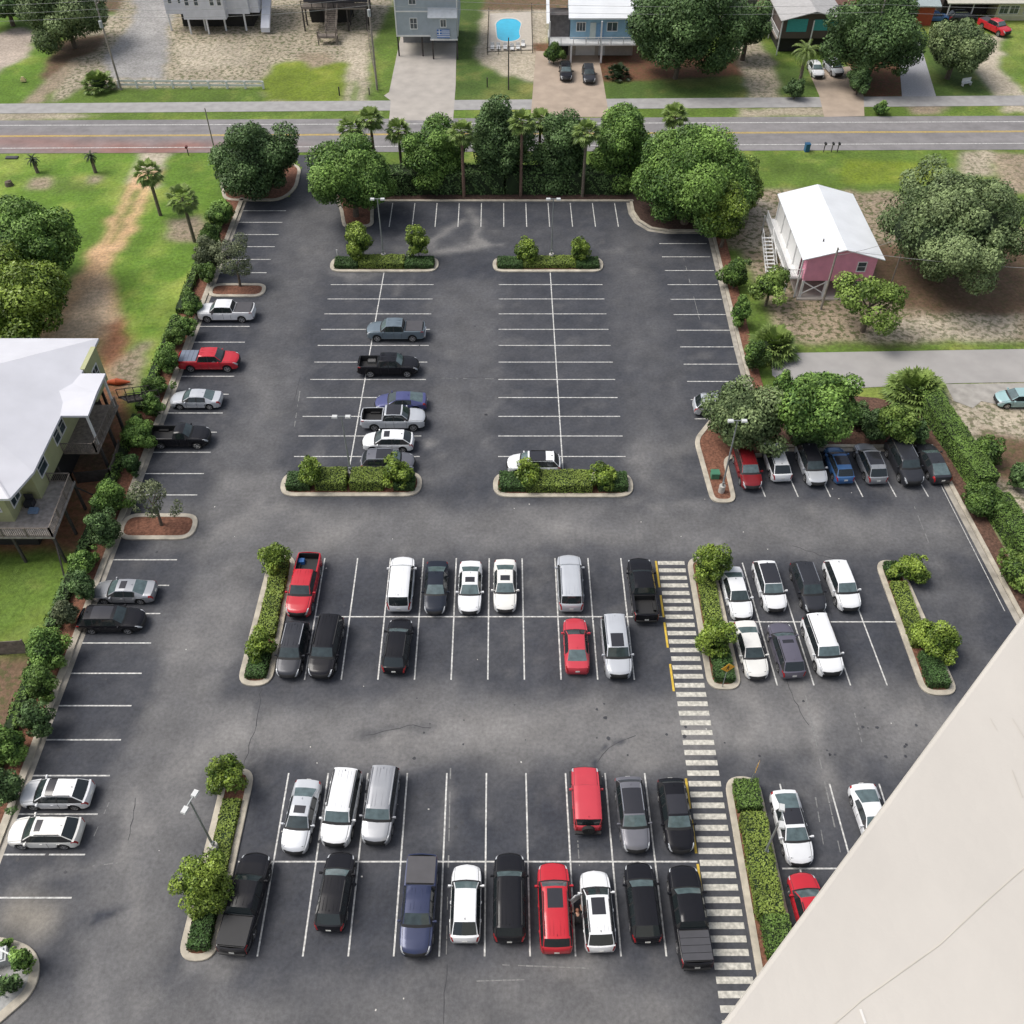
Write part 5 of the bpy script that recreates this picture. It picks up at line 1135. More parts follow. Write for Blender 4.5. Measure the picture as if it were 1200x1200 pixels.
# boundary fence pieces
def board_fence(nm, a, b, h, m, lab, rail=True, sp=2.4):
    a = Vector((a[0],a[1],0)); b = Vector((b[0],b[1],0)); root = empty(nm, a, 0, label=lab, cat='fence'); d = b-a; n = max(1, round(d.length/sp)); mb = MB(); mb.bar(Vector((0,0,h/2)), d+Vector((0,0,h/2)), .04, h); mb.build('panel', m, root)
    for i in range(n+1): q_ = d*i/n; MB().box((q_.x,q_.y,h/2+.05),(.11,.11,h+.1)).build('post', m, root)
    return root
board_fence('wooden_fence', P(0,767), P(34,765), 1.6, WOOD, 'wooden fence at the near edge of the left lawn')
board_fence('wooden_fence', P(92,566), P(132,562), 1.3, DWOOD, 'dark fence under the lime house')
board_fence('wooden_fence', P(132,562), P(143,528), 1.2, WOOD, 'grey fence between lime house and shrubs')
# ---- houses across the road: helper in pixels of the front plane
def fp(px, Y): return onY(px, 60, Y).x
# white house top left
Y = P(270,36).y; xa, xb = onY(196,20,Y).x, onY(316,20,Y).x; r = house('stilt_house', 'white raised house at the top left of the photo', loc=((xa+xb)/2, Y, 0)); w = (xb-xa)/2; ws = siding('white_siding', (.68,.69,.74))
MB().bx(-w, w*.62, 0, 11, 2.6, 8).build('wall', ws, r); MB().bx(-w*.62, w*.2, -1.6, 0, 2.3, 8).build('front_bay', ws, r); MB().bx(w*.62,w*.80,.6,10,2.6,8).build('side_wing', ws, r)
gable(-w-.6, w*.9, -.7, 11.6, 8, 2.2, axis='X').build('roof', mm('pale_shingle', (.5,.5,.52), var=.1), r)
for x in (-w+1.0,-w+2.6): windowf(r, (x,0,4.8),.55,1.1,'F',(1,2))
for x in (-.50*w,-.32*w,-.02*w,.12*w): windowf(r, (x,-1.6,5.0),.6,1.1,'F',(1,2))
posts(r, [(x,.1) for x in (-w+.2,-w*.3,w*.1,w*.5)]+[(-.2*w,-1.4),(-.55*w,-1.4)], 0, 2.6, .25, WFR)
MB().bx(-w*.8, w*.6, 2, 10.5, 0, 2.55).build('storey_or_shade', DARK, r)
MB().add([(w*.83,-1.5,.3),(w*1.0,-1.5,.3),(w*1.0,3.5,3.6),(w*.83,3.5,3.6),(w*.83,-1.5,1.0),(w*1.0,-1.5,1.0),(w*1.0,3.5,4.3),(w*.83,3.5,4.3)], [(0,1,5,4),(1,2,6,5),(3,0,4,7),(4,5,6,7),(2,3,7,6),(3,2,1,0)]).build('stair_enclosure', ws, r)
# dark weathered house
Y = P(395,30).y; xa, xb = onY(358,20,Y).x, onY(432,20,Y).x; w = (xb-xa)/2; r = house('stilt_house', 'dark weathered house on stilts with steep wooden stairs', loc=((xa+xb)/2, Y, 0))
MB().bx(-w, w, 0, 10, 3.6, 8.5).build('wall', siding('dark_siding', (.07,.07,.085)), r)
for x in (-w+1.2,-w+3.2,w-2.8,w-1.1): windowf(r,(x,0,5.5),.7,1.5,'F',(1,1))
gable(-w-.5, w+.5, -2.6, 10.5, 8.5, 2.0, axis='X').build('roof', mm('dark_shingle', (.12,.11,.11), var=.15), r)
MB().bx(-w, w, -2.4, 0, 3.35, 3.55).build('deck', WOOD, r); railing(r, [(-w,-2.35),(w,-2.35)], 3.55, 1.0, DWOOD)
posts(r, [(x,y) for x in (-w+.1,-w*.3,w*.4,w-.1) for y in (-2.3,.2,4)], 0, 3.4, .22, DWOOD)
stairs(r, (-.2,-2.4,3.4), (-.2,-6.6,1.2), 1.7, WOOD, 12); MB().bx(-2.2,.9,-8.2,-6.6,1.0,1.2).build('landing', WOOD, r); posts(r, [(-2.1,-8.1),(.8,-8.1),(-2.1,-6.7),(.8,-6.7)],0,1.9,.16,WOOD); railing(r, [(-2.15,-8.15),(.85,-8.15)],1.2,.8,WOOD)
MB().bx(-w+.6,w-3.5,1.5,9.5,0,3.3).build('storey_or_shade', DARK, r)
# blue-grey house with flag
Y = P(505,66).y; xa, xb = onY(465,45,Y).x, onY(537,45,Y).x; w = (xb-xa)/2; r = house('beach_house', 'blue-grey three storey house with a blue and white flag', loc=((xa+xb)/2, Y, 0)); ws = siding('bluegrey_siding', (.36,.41,.46))
MB().bx(-w, w, 0, 11, 3.0, 10.2).build('wall', ws, r); MB().bx(.12*w, w*.97, -1.2, 0, 2.9, 6.2).build('front_bay', ws, r)
MB().add([(.06*w,-1.4,6.2),(w,-1.4,6.2),(w,0,7.2),(.06*w,0,7.2),(.06*w,-1.4,6.05),(w,-1.4,6.05),(w,0,6.05),(.06*w,0,6.05)], [(0,1,2,3),(5,4,7,6),(4,5,1,0),(5,6,2,1),(7,4,0,3)]).build('bay_roof', mm('grey_shingle', (.42,.45,.48), var=.1), r)
gable(-w-.5, w+.5, -.6, 11.6, 10.2, 2.4).build('roof', M['grey_shingle'], r)
t = MB(); t.bx(-w-.02,.12*w,-.06,-.01,2.98,3.22); t.bx(-w-.02,w+.02,-.05,-.01,6.55,6.75); t.bx(.12*w-.05,w,-1.27,-1.21,2.86,3.08); t.bx(-w-.03,-w+.16,-.06,-.01,3.2,10.2); t.bx(w-.14,w+.03,-.06,-.01,3,10.2); t.build('trim_boards', WFR, r)
windowf(r,(-.42*w,0,4.9),1.0,1.5,'F',(2,2)); windowf(r,(-.42*w,0,8.4),1.0,1.4,'F',(2,2)); windowf(r,(.55*w,-1.2,5.35),.8,1.0,'F',(2,1))
posts(r, [(-w+.15,.1),(-.18*w,.1),(.18*w,-1.1),(w-.15,-1.1)], 0, 3.0, .22, DWOOD)
MB().bx(-w+.4,w-.4,5.5,10.8,0,3.0).build('storey_or_shade', mm('grey_block', (.22,.22,.23)), r)
fw, fh = 1.95, 1.25; fx, fz = (xa+xb)/2+.53*w-fw/2+.05, 3.25; fy = Y-1.35
fl = MB().bx(0,fw,-.01,.02,0,fh).build('flag', mm('flag_white', (.75,.77,.8), var=.03)); tag(fl, 'blue and white striped flag with a white cross on the blue-grey house', 'flag', loc=(fx, fy, fz))
s = MB(); st = fh/9
for i in range(0, 9, 2): s.bx(.0 if i < 4 else fw*.37, fw, -.022, -.012, i*st, (i+1)*st) if i < 4 else s.bx(fw*.37, fw, -.022, -.012, i*st, (i+1)*st)
cs = fw*.37; zz0 = 4*st
s.bx(0,cs*.4,-.022,-.012,zz0,zz0+2*st); s.bx(cs*.6,cs,-.022,-.012,zz0,zz0+2*st); s.bx(0,cs*.4,-.022,-.012,zz0+3*st,fh); s.bx(cs*.6,cs,-.022,-.012,zz0+3*st,fh)
s.build('flag_pattern', mm('flag_blue', (.03,.13,.42), var=.03), fl)
# light blue house
Y = P(680,74).y; xa, xb = onY(643,50,Y).x, onY(745,50,Y).x; w = (xb-xa)/2; r = house('beach_house', 'light blue house with a white metal roof and white balcony above garage doors', loc=((xa+xb)/2, Y, 0)); ws = siding('lightblue_siding', (.24,.40,.52))
MB().bx(-w+3.4, w, 2.2, 12, 2.8, 6.2).build('wall', ws, r); MB().bx(-w+.4,w,3.0,12,0,2.6).build('storey_or_shade', mm('cream_wall', (.45,.42,.38)), r)
MB().bx(-w, w, 0, 3.2, 2.6, 2.8).build('balcony_floor', WFR, r); railing(r, [(-w,3.0),(-w,.05),(w,.05)], 2.8, 1.0)
posts(r, [(-w+.2,.15),(-w+3.5,.15),(-w+8.2,.15)], 0, 2.6, .28, WFR); posts(r, [(-w+.1,.15),(-w+8,.15)],2.8,6.1,.2,WFR)
for x in (-w+5.9,): MB().bx(x-1.5,x+1.5,2.93,2.99,.05,2.2).build('garage_door', WFR, r)
MB().bx(-w+8.0,-w+9.0,2.92,2.99,.05,2.1).build('door', mm('door_white', (.6,.62,.63)), r); MB().bx(-w+1.2,-w+3.2,2.92,2.99,.05,2.2).build('dark_opening', DARK, r)
rf = MB(); rf.add([(-w+3.0,1.3,6.15),(w+.4,1.3,6.15),(w+.4,8,9.2),(-w-.2,8,9.2),(-w-.2,5.2,7.95),(-w+3.0,5.2,7.95)], [(0,1,2,3,5)]) ; rf.add([(-w-.4,.3,5.75),(-w+.1,.3,5.75),(-w+.1,8,9.2),(-w-.4,8,9.2)],[(0,1,2,3)]); rf.add([(-w-.4,8,9.22),(w+.4,8,9.22),(w+.4,14,6.2),(-w-.4,14,6.2)],[(0,1,2,3)]); rf.add([(-w-.2,5.2,7.96),(-w+3.0,5.2,7.96),(-w+3.0,8,9.21),(-w-.2,8,9.21)],[(0,1,2,3)])
rf.add([(-w+3.0,1.3,5.95),(w+.4,1.3,5.95),(w+.4,1.3,6.15),(-w+3.0,1.3,6.15)],[(0,1,2,3)]); rf.build('roof', M['white_metal_roof'], r)
MB().bx(-w+.2,-w+3.3,3.0,6.0,2.8,6.0).build('porch_shade_box', mm('porch_shade', (.10,.09,.09), var=.3), r)  # solid box; the shade of the porch is put into its dark colour
windowf(r,(-w+5.0,2.2,4.6),1.3,1.2,'F',(3,1)); windowf(r,(-w+9.8,2.2,4.6),1.5,1.2,'F',(2,1)); MB().bx(-w+6.4,-w+7.3,2.12,2.18,2.85,5.2).build('door', mm('pale_door', (.5,.55,.52)), r); MB().bx(-w+7.4,-w+8.6,2.12,2.18,2.85,5.1).build('blue_shutter', mm('blue_door', (.16,.30,.46)), r)
# pool
pp = [P(581,27),P(588,22),P(604,22),P(611,27),P(608,38),P(610,44),P(604,48),P(592,49),P(583,46),P(582,38)]; po = smooth_out(pp, 1.0)
tank = struct(MB().sheet(po, .016).build('pool_water', mm('pool_water', (.03,.48,.70), rough=.08, var=.08, scale=1, spec=.8)))
pin = smooth_out([Vector((0,0))+(q_.xy-Vector((0,0))) for q_ in pp], 1.0); cen = sum((q_ for q_ in pin), Vector((0,0)))/len(pin)
struct(MB().ring([cen+(q_-cen)*1.09 for q_ in pin], pin, 0, .05).build('pool_coping', mm('coping', (.62,.58,.52), var=.06)))
def picket(nm, pts, h, m, lab, sp=1.8, rails=(.35,.9), w=.09, cat='fence'):
    a = pts[0]; root = empty(nm, (a[0],a[1],0), 0, label=lab, cat=cat); rl = MB()
    for p_, q_ in zip(pts, pts[1:]):
        p3 = Vector((p_[0]-a[0],p_[1]-a[1],0)); q3 = Vector((q_[0]-a[0],q_[1]-a[1],0)); n = max(1, round((q3-p3).length/sp))
        for z in rails: rl.bar(p3+Vector((0,0,z*h)), q3+Vector((0,0,z*h)), .05, .3 if w > .1 else .06)
        for i in range(n+1): c = p3.lerp(q3, i/n); MB().box((c.x,c.y,h/2),(w,w,h)).build('post', m, root)
    rl.build('rail', m, root); return root
picket('rail_fence', [P(140,103),P(309,104)], 1.1, WFR, 'white two-rail fence along the sandy lot at the top left', 2.6, (.45,.95), .26)
picket('metal_fence', [P(623,12),P(624,62),P(571,64),P(573,18)], 1.2, mm('black_metal', (.02,.02,.02)), 'black metal fence around the pool', 1.6)
picket('wooden_fence', [P(443,108),P(433,55),P(430,20)], 1.1, WOOD, 'low wooden rail fence between the dirt track and the grass', 2.4)
for i, (px, py) in enumerate(((577,57),(584,57),(592,57),(600,58),(607,57),(613,54))):
    b_ = MB(); b_.box((0,0,.25),(.6,1.5,.08)); b_.box((0,.6,.5),(.6,.08,.5)); 
    for sx in (-.25,.25):
        for sy in (-.65,.5): b_.box((sx,sy,.12),(.05,.05,.24))
    p_ = P(px,py); tag(b_.build('pool_lounger', WFR), 'white lounger at the fence below the pool', 'lounger', 'white loungers below the pool', loc=(p_.x,p_.y,.01))
# brown cottage
Y = P(950,62).y; xa, xb = onY(915,40,Y).x, onY(983,40,Y).x; w = (xb-xa)/2; r = house('cottage', 'brown wooden cottage with turquoise shutters under a grey gable', loc=((xa+xb)/2, Y, 0)); ws = siding('brown_siding', (.13,.10,.09))
MB().bx(-w, w, 0, 14, 2.2, 5.2).build('wall', ws, r); MB().add([(-w,-.002,5.2),(w,-.002,5.2),(0,-.002,6.3)],[(0,1,2)]).build('gable_wall', ws, r)
gable(-w-.6, w+.6, -1.2, 14.6, 5.1, 1.35, .12).build('roof', mm('grey_roof', (.42,.41,.40), rough=.8, var=.1), r)
tq = mm('turquoise_paint', (.07,.42,.42), var=.12, scale=5)
MB().bx(-w+.7,-.7,-.07,-.02,3.2,5.1).build('shutter', tq, r); MB().bx(.3,w-.3,-.07,-.02,3.4,5.0).build('shutter', tq, r)
posts(r, [(-w-.3,-.9),(0,-.9),(w+.3,-.9),(-w-.3,6)], 0, 5.15, .16, WFR); MB().bx(-w+.2,w-.2,.6,13.5,0,2.15).build('storey_or_shade', DARK, r)
railing(r, [(-w-.4,0),(-w-.4,12)], 2.2, 1.0, WFR); MB().bx(-w-.6,-w,-.1,13,2.0,2.2).build('side_deck', WOOD, r)
# orange house, neighbours
Y = P(1030,30).y; xa, xb = onY(982,10,Y).x, onY(1096,10,Y).x; w = (xb-xa)/2; r = house('bungalow', 'orange-red house with a pale metal roof behind the spreading tree', loc=((xa+xb)/2, Y, 0))
MB().bx(-w, w, 0, 9, 0, 3.2).build('wall', siding('orange_siding', (.42,.075,.035)), r); windowf(r,(w-5,0,1.9),2.2,1.5,'F',(2,1)); windowf(r,(-w+4,0,1.9),1.4,1.2,'F',(2,1))
gable(w*.2, w+.6, -1, 9.6, 3.2, 1.6, axis='X').build('roof', mm('greenish_metal', (.36,.42,.42), rough=.5, var=.08), r); gable(-w-.6, w*.2-.01, -.6, 9.4, 3.2, 1.3, axis='X').build('low_roof', mm('rust_roof', (.16,.08,.06), var=.2), r)
Y = P(1150,24).y; xa, xb = onY(1110,10,Y).x, onY(1230,10,Y).x; w = (xb-xa)/2; r = house('ranch_house', 'pale yellow ranch house in the far right corner', loc=((xa+xb)/2, Y, 0))
MB().bx(-w*.02, w, 0, 9, 0, 2.9).build('wall', siding('cream_siding', (.55,.52,.36)), r); MB().bx(-w+.4,-w*.05,3,9,0,2.9).build('carport_wall', DWOOD, r); posts(r, [(-w+.3,0),(-w*.5,0)],0,2.9,.18,WFR)
for x in (.12,.32,.6): windowf(r,(w*x,0,1.7),1.4,1.2,'F',(2,1))
gable(-w-.5, w+.5, -1, 9.6, 2.9, 1.6, axis='X').build('roof', mm('cream_roof', (.52,.50,.42), rough=.8, var=.08), r)
Y = P(870,40).y; r = house('beach_house', 'house with a white railed porch peeking over the dark oak', loc=(onY(868,10,Y).x, Y, 0))
MB().bx(-3,2.5,0,8,2.6,5.8).build('wall', siding('sage_siding', (.22,.24,.20)), r); MB().bx(-3,2.5,-1.6,0,2.4,2.6).build('porch_floor', WOOD, r); railing(r, [(-3,-1.55),(2.5,-1.55)], 2.6, 1.0); posts(r, [(-2.9,-1.4),(2.4,-1.4)],0,2.4,.2,WFR); gable(-3.5,3,-1.8,8.5,5.8,1.5,axis='X').build('roof', M['grey_roof'], r); windowf(r,(0,0,4.3),1.2,1.2,'F',(2,1))
# right edge house fragment
r = house('beach_house', 'house with a pale roof and wooden stairs at the right edge', loc=(52.5, 64, 0))
MB().bx(0,9,-5,5,2.8,5.6).build('wall', siding('beige_siding', (.42,.38,.30)), r); MB().prism([(-.8,-5.6),(10,-5.6),(10,5.6),(-.8,5.6)], 5.6, 5.8).build('roof', mm('cream_flat_roof', (.5,.47,.38), rough=.8, var=.1), r)
MB().bx(-2.2,0,-7.5,3,2.6,2.8).build('deck', WOOD, r); railing(r, [(-2.15,3),(-2.15,-7.4),(0,-7.4)], 2.8, 1.0, WOOD); stairs(r, (-1.2,3,2.7), (-1.8,8.4,.1), 1.2, DWOOD, 10)
posts(r, [(-2.1,-7.3),(-2.1,-2),(-2.1,2.9),(.2,-4.8),(.2,4.8)],0,2.7,.2,DWOOD); MB().bx(.6,8.5,-4.5,4.5,0,2.8).build('storey_or_shade', DARK, r)
windowf(r,(0,1,4.2),1.2,1.3,'L',(2,2))
# ================================================================== TOWER (photographer's building, seen as its parapet)
dv = Vector((.467,.491)).normalized(); a_ = Vector((.236,.322)); nr = Vector((dv.y,-dv.x)); zt = HC-1.2
def edge_pt(px, py): p_ = P(px, py, zt); return Vector((p_.x, p_.y))
E0, E1 = edge_pt(845,1200), edge_pt(1200,720); dv = (E1-E0).normalized(); nr = Vector((dv.y,-dv.x)); S_ = E0-dv*9; T_ = E0+dv*16
st = mat('stucco', (.565,.53,.478), rough=.9, var=.05, scale=3.5, bump=.035, bscale=30)
M['stucco'] = st
r = empty('apartment_tower', (S_.x,S_.y,0), 0, label='tall cream stucco apartment tower whose broad parapet fills the lower right corner', cat='tower'); L_ = lambda v: (v.x-S_.x, v.y-S_.y)
MB().prism([L_(S_+nr*.06),L_(T_+nr*.06),L_(T_+nr*18),L_(S_+nr*18)], -.05, zt-.35).build('wall', st, r)
cap = MB(); c_ = [L_(S_),L_(T_),L_(T_+nr*2.4),L_(S_+nr*2.4)]
cap.prism(c_, zt-.35, zt); cp = cap.build('parapet', st, r)
bv = cp.modifiers.new('bevel', 'BEVEL'); bv.width = .006; bv.segments = 2
jm = mm('joint_line', (.60,.555,.475), rough=.9, var=.12, scale=20)
def strip(pts, w, nm, m):
    b_ = MB(); pl = [edge_pt(*q_) for q_ in pts]
    for p_, q_ in zip(pl, pl[1:]):
        d = (q_-p_).normalized(); n_ = Vector((-d.y,d.x))*w/2; b_.sheet([L_(p_-n_),L_(q_-n_),L_(q_+n_),L_(p_+n_)], zt+.0012)
    o_ = b_.build(nm, m, r)
strip([(1290,945),(1200,1017),(1160,1052),(1100,1108),(1010,1172),(960,1215)], .0009, 'hairline_crack', jm)
strip([(1008,1183),(1014,1200)], .003, 'chip', mm('chip_white', (.72,.7,.66), var=.02))
sm_ = mm('faint_scratch', (.52,.485,.435), rough=.9, var=.05)
strip([(1160,842),(1168,856)], .001, 'scratch', sm_); strip([(1186,842),(1200,865)], .001, 'scratch', sm_); strip([(1186,903),(1198,935)], .0012, 'scratch', sm_)
MB().prism([L_(S_+nr*2.42),L_(T_+nr*2.42),L_(T_+nr*18),L_(S_+nr*18)], zt-.37, zt-.3).build('roof_terrace', CONC, r)
# ================================================================== STREET FURNITURE
GALV = mm('galvanised_steel', (.34,.36,.36), rough=.5, metal=.5, var=.1); LAMPH = mm('lamp_head_white', (.62,.63,.62), rough=.4, var=.05); PCON = mm('pole_base_concrete', (.48,.46,.42), rough=.9, var=.15)
def lamp(bx, by, tx, ty, lab, arm=(1, 0), dark=False):
    Yb = P(bx, by); top = onY(tx, ty, Yb.y); h = top.z; root = empty('parking_lot_lamp', (Yb.x, Yb.y, .1), math.atan2(arm[1], arm[0]), label=lab, cat='lamp post', group='twin-head lamp posts of the parking lot'); pm = GALV
    MB().cyl((0,0,-.05),(0,0,.75),.28,n=14).build('base', PCON, root); MB().cyl((0,0,.7),(0,0,h),.085,.055,n=10).build('pole', pm, root)
    MB().bar((-.4,0,h),(.4,0,h),.06,.06).build('crossarm', pm, root)
    for s in (1,-1): MB().box((s*.56,0,h-.02),(.5,.36,.14),taper=.85).build('lamp_head', LAMPH, root)
    MB().box((0,-.12,1.15),(.2,.1,.28)).build('hand_hole_cover', GALV, root)
lamp(450,305,444,234,'lamp post on the far left island'); lamp(646,305,650,234,'lamp post on the far right island'); lamp(412,560,398,489,'lamp post between two square hedges')
lamp(845,577,866,494,'lamp post on the mulch island beside the dark red suv'); lamp(253,997,223,940,'lamp post on the near left island beside the black pickup',(.35,1)); lamp(893,1007,915,957,'lamp post in the thick hedge near the building',(.2,1))
YS = mm('sign_yellow', (.90,.45,.02), rough=.5, var=.04); BLK = mm('sign_black', (.02,.02,.02), rough=.5, var=.0)
def crossing_sign(bx, by, tx, ty, rz, lab):
    b_ = P(bx, by); h = onY(tx, ty, b_.y).z; root = empty('crossing_sign', (b_.x, b_.y, .1), rz, label=lab, cat='road sign', group='yellow pedestrian crossing signs'); h = max(h, 1.7)
    MB().cyl((0,0,-.1),(0,0,h+.45),.03,n=8).build('post', GALV, root); d = .53; p_ = MB(); vs = [(0,-.045,h-d),(d,-.045,h),(0,-.045,h+d),(-d,-.045,h)]; p_.add(vs+[(x,-.03,z) for x,y,z in vs],[(0,1,2,3),(7,6,5,4),(0,4,5,1),(1,5,6,2),(2,6,7,3),(3,7,4,0)]); pl = p_.build('plate', YS, root)
    g = MB(); yy = -.050
    c = lambda x, z, r_: g.add([(x+r_*math.cos(i*PI/5), yy, h+z+r_*math.sin(i*PI/5)) for i in range(10)], [tuple(range(10))])
    ln_ = lambda x0, z0, x1, z1, w_: (lambda n_: g.add([(x0-n_[0],yy,h+z0-n_[1]),(x1-n_[0],yy,h+z1-n_[1]),(x1+n_[0],yy,h+z1+n_[1]),(x0+n_[0],yy,h+z0+n_[1])],[(0,1,2,3)]))((-(z1-z0)/math.hypot(x1-x0,z1-z0)*w_/2,(x1-x0)/math.hypot(x1-x0,z1-z0)*w_/2))
    c(.0,.24,.055); ln_(0,.18,-.02,-.04,.12); ln_(-.02,-.04,.10,-.26,.06); ln_(-.02,-.04,-.12,-.26,.06); ln_(0,.14,.13,.02,.04); ln_(0,.14,-.13,.0,.04)
    g.build('walking_figure', BLK, root)
crossing_sign(846,806,854,783,math.radians(12),'yellow walking-figure sign at the lower end of the crosswalk island'); crossing_sign(877,924,884,899,math.radians(62),'yellow walking-figure sign turned edge-on at the near island')
# utility poles and wires
UP = mm('utility_pole_wood', (.27,.24,.21), rough=.9, var=.25, scale=3); WIRE = mm('wire', (.35,.35,.34), rough=.5, var=0); TR = mm('transformer_grey', (.42,.44,.45), rough=.5)
def upole(X, Yp, h, lab, arm=True, can=False, r_=.16, m=UP):
    root = empty('utility_pole', (X, Yp, 0), 0, label=lab, cat='utility pole'); MB().cyl((0,0,-.1),(0,0,h),r_,r_*.7,n=10).build('pole', m, root)
    if arm:
        MB().bar((0,-.15,h-.5),(0,1.0,h-.5),.1,.12).build('crossarm', UP, root)
        for z in (h-.1,h-1.2,h-2.2): MB().cyl((0,-.2,z),(0,-.2,z+.22),.05,n=6).build('insulator', TR, root)
    if can: MB().cyl((0,-.42,h-3.4),(0,-.42,h-2.5),.24,n=12).build('transformer', TR, root)
    return root
p1 = P(142,105); upole(p1.x, p1.y, 12.3, 'tall utility pole at the left end of the white rail fence', can=True)
p2 = P(442,105); upole(p2.x, p2.y, 13.8, 'utility pole beside the dirt track and rail fence', can=True)
p3 = P(1009,106); upole(p3.x, p3.y, 13.0, 'utility pole rising through the spreading tree', can=True)
p4 = P(596,105); upole(p4.x, p4.y, 7.4, 'thin dark pole in front of the pool', arm=False, r_=.10, m=DWOOD)
p5 = P(254,187); upole(p5.x, p5.y, 6.9, 'slim pole behind the round oak at the road', arm=False, r_=.1)
p6 = P(962,362); upole(p6.x, p6.y, 7.5, 'leaning-looking pole in front of the pink house', arm=False, r_=.13)
p7 = P(1045,330); upole(p7.x, p7.y, 6.0, 'short pole between the pink house and the wide oaks', arm=False, r_=.08)
def wire(a, b, sag, nm='overhead_wire', lab='', r_=.022, grp='overhead wires across the top'):
    a, b = Vector(a), Vector(b); mb = MB(); pts_ = [a.lerp(b, i/16)-Vector((0,0,sag*4*(i/16)*(1-i/16)))-a for i in range(17)]
    for p_, q_ in zip(pts_, pts_[1:]): mb.cyl(p_, q_, r_, n=4)
    o_ = mb.build(nm, WIRE); tag(o_, lab, 'wire', grp, loc=a)
ends = [(-100,p1.y-.2),(p1.x,p1.y-.2),(p2.x,p2.y-.2),(p3.x,p3.y-.2),(105,p3.y-.2)]; hh = [12.3,12.3,13.8,13.0,13.4]; nmz = ['top','middle','lower']
spn = ['left of the first utility pole','between the rail fence pole and the dirt track pole','over the pool and the big oak','at the far right']
for i in range(4):
    for j, dz in enumerate((.1,-1.0,-2.0)): wire((*ends[i],hh[i]+dz),(*ends[i+1],hh[i+1]+dz),.7,lab='%s overhead wire %s' % (nmz[j], spn[i]))
wire((p6.x,p6.y,7.3),(70,84,6.6),.8,lab='upper thin wire running right from the pole at the pink house',grp='wires by the pink house'); wire((p7.x,p7.y,5.8),(72,93,5.2),.6,lab='thin wire running right from the short pole',grp='wires by the pink house'); wire((p6.x,p6.y,6.6),(p7.x,p7.y,5.8),.3,lab='thin wire between the two poles by the pink house',grp='wires by the pink house')
# small things
def box_thing(nm, mb, m, px, py, lab, cat, rz=0, grp=None):
    p_ = P(px, py); o_ = mb.build(nm, m); tag(o_, lab, cat, grp, loc=(p_.x,p_.y,0)); o_.rotation_euler = (0,0,rz); return o_
b_ = empty('wheeled_bin', P(945,177), .1, label='blue wheeled bin on the road edge', cat='bin'); MB().box((0,0,.5),(.6,.65,1.0)).build('body', mm('bin_blue', (.03,.13,.24), var=.1), b_); MB().box((0,-.02,1.04),(.66,.72,.08)).build('lid', mm('bin_lid', (.02,.09,.18), var=.1), b_)
for i, (px, lab) in enumerate(((965,'leftmost of the three mailboxes at the road edge'),(974,'middle mailbox at the road edge'),(981,'rightmost of the three mailboxes at the road edge'))):
    m_ = empty('mailbox', P(px, 178), 0, label=lab, cat='mailbox', group='mailboxes at the road edge'); MB().box((0,0,.55),(.1,.1,1.1)).build('post', DWOOD, m_); MB().box((0,-.1,1.2),(.22,.5,.24)).build('box', BLK, m_)
m_ = empty('mailbox', P(221,182), 0, label='dark red mailbox at the end of the dirt track', cat='mailbox'); MB().box((0,0,.55),(.1,.1,1.1)).build('post', DWOOD, m_); MB().box((0,-.1,1.2),(.25,.5,.26)).build('box', mm('maroon', (.12,.02,.02)), m_)
for px, py, lab, c_, d_ in ((398,112,'short dark post by the grass verge left of the dirt track','dark',1.2),(433,111,'short wooden post right of the dirt track','wood',1.0),(571,102,'short dark post in the grass below the pool','dark',1.3),(128,105,'white marker post left of the rail fence','white',.9)):
    box_thing('marker_post', MB().box((0,0,d_/2),(.16,.16,d_)).box((0,0,d_+.03),(.2,.2,.06)), {'dark': DWOOD, 'wood': WOOD, 'white': WFR}[c_], px, py, lab, 'post')
box_thing('tree_stump', MB().cyl((0,0,-.05),(0,0,.5),.55,.42,n=12).cyl((.1,.1,.4),(.1,.1,.6),.3,.2,n=9), BARK, 11, 217, 'reddish brown tree stump on the left lawn', 'stump')
box_thing('drain_cover', MB().box((0,0,.06),(1.6,.7,.1)).box((0,0,.12),(1.3,.45,.03)), mm('drain_grey', (.06,.06,.065)), 14, 185, 'dark drain grate at the top left of the lawn', 'drain')
box_thing('yard_sign', MB().box((0,0,.55),(.9,.04,.6)).box((-.35,0,.15),(.03,.03,.3)).box((.35,0,.15),(.03,.03,.3)), WFR, 1015, 103, 'small white sign board beside the gravel driveway', 'sign')
box_thing('yard_sign', MB().box((0,0,.3),(.8,.5,.35),taper=.8).box((0,0,.6),(.5,.3,.3),taper=.7), mm('yellow_marker', (.6,.5,.25)), 28, 96, 'pale yellow utility marker on the top left lawn', 'marker')
box_thing('garden_bench', MB().box((0,0,.42),(1.6,.5,.08)).box((0,.25,.75),(1.6,.08,.55)).box((-.7,0,.2),(.08,.45,.4)).box((.7,0,.2),(.08,.45,.4)), WFR, 1132, 100, 'white bench on the lawn right of the gravel driveway', 'bench', .35)
box_thing('utility_box', MB().box((0,0,.35),(.7,.6,.7)).box((0,0,.73),(.78,.68,.07)), mm('box_green', (.06,.2,.12)), 837, 587-27, 'small green utility box on the mulch island with the lamp post', 'utility box')
box_thing('delineator_post', MB().cyl((0,0,0),(0,0,1.1),.05,n=8).box((0,0,1.12),(.16,.05,.12)), WFR, 396, 303, 'thin white marker post at the left tip of the far left island', 'post')
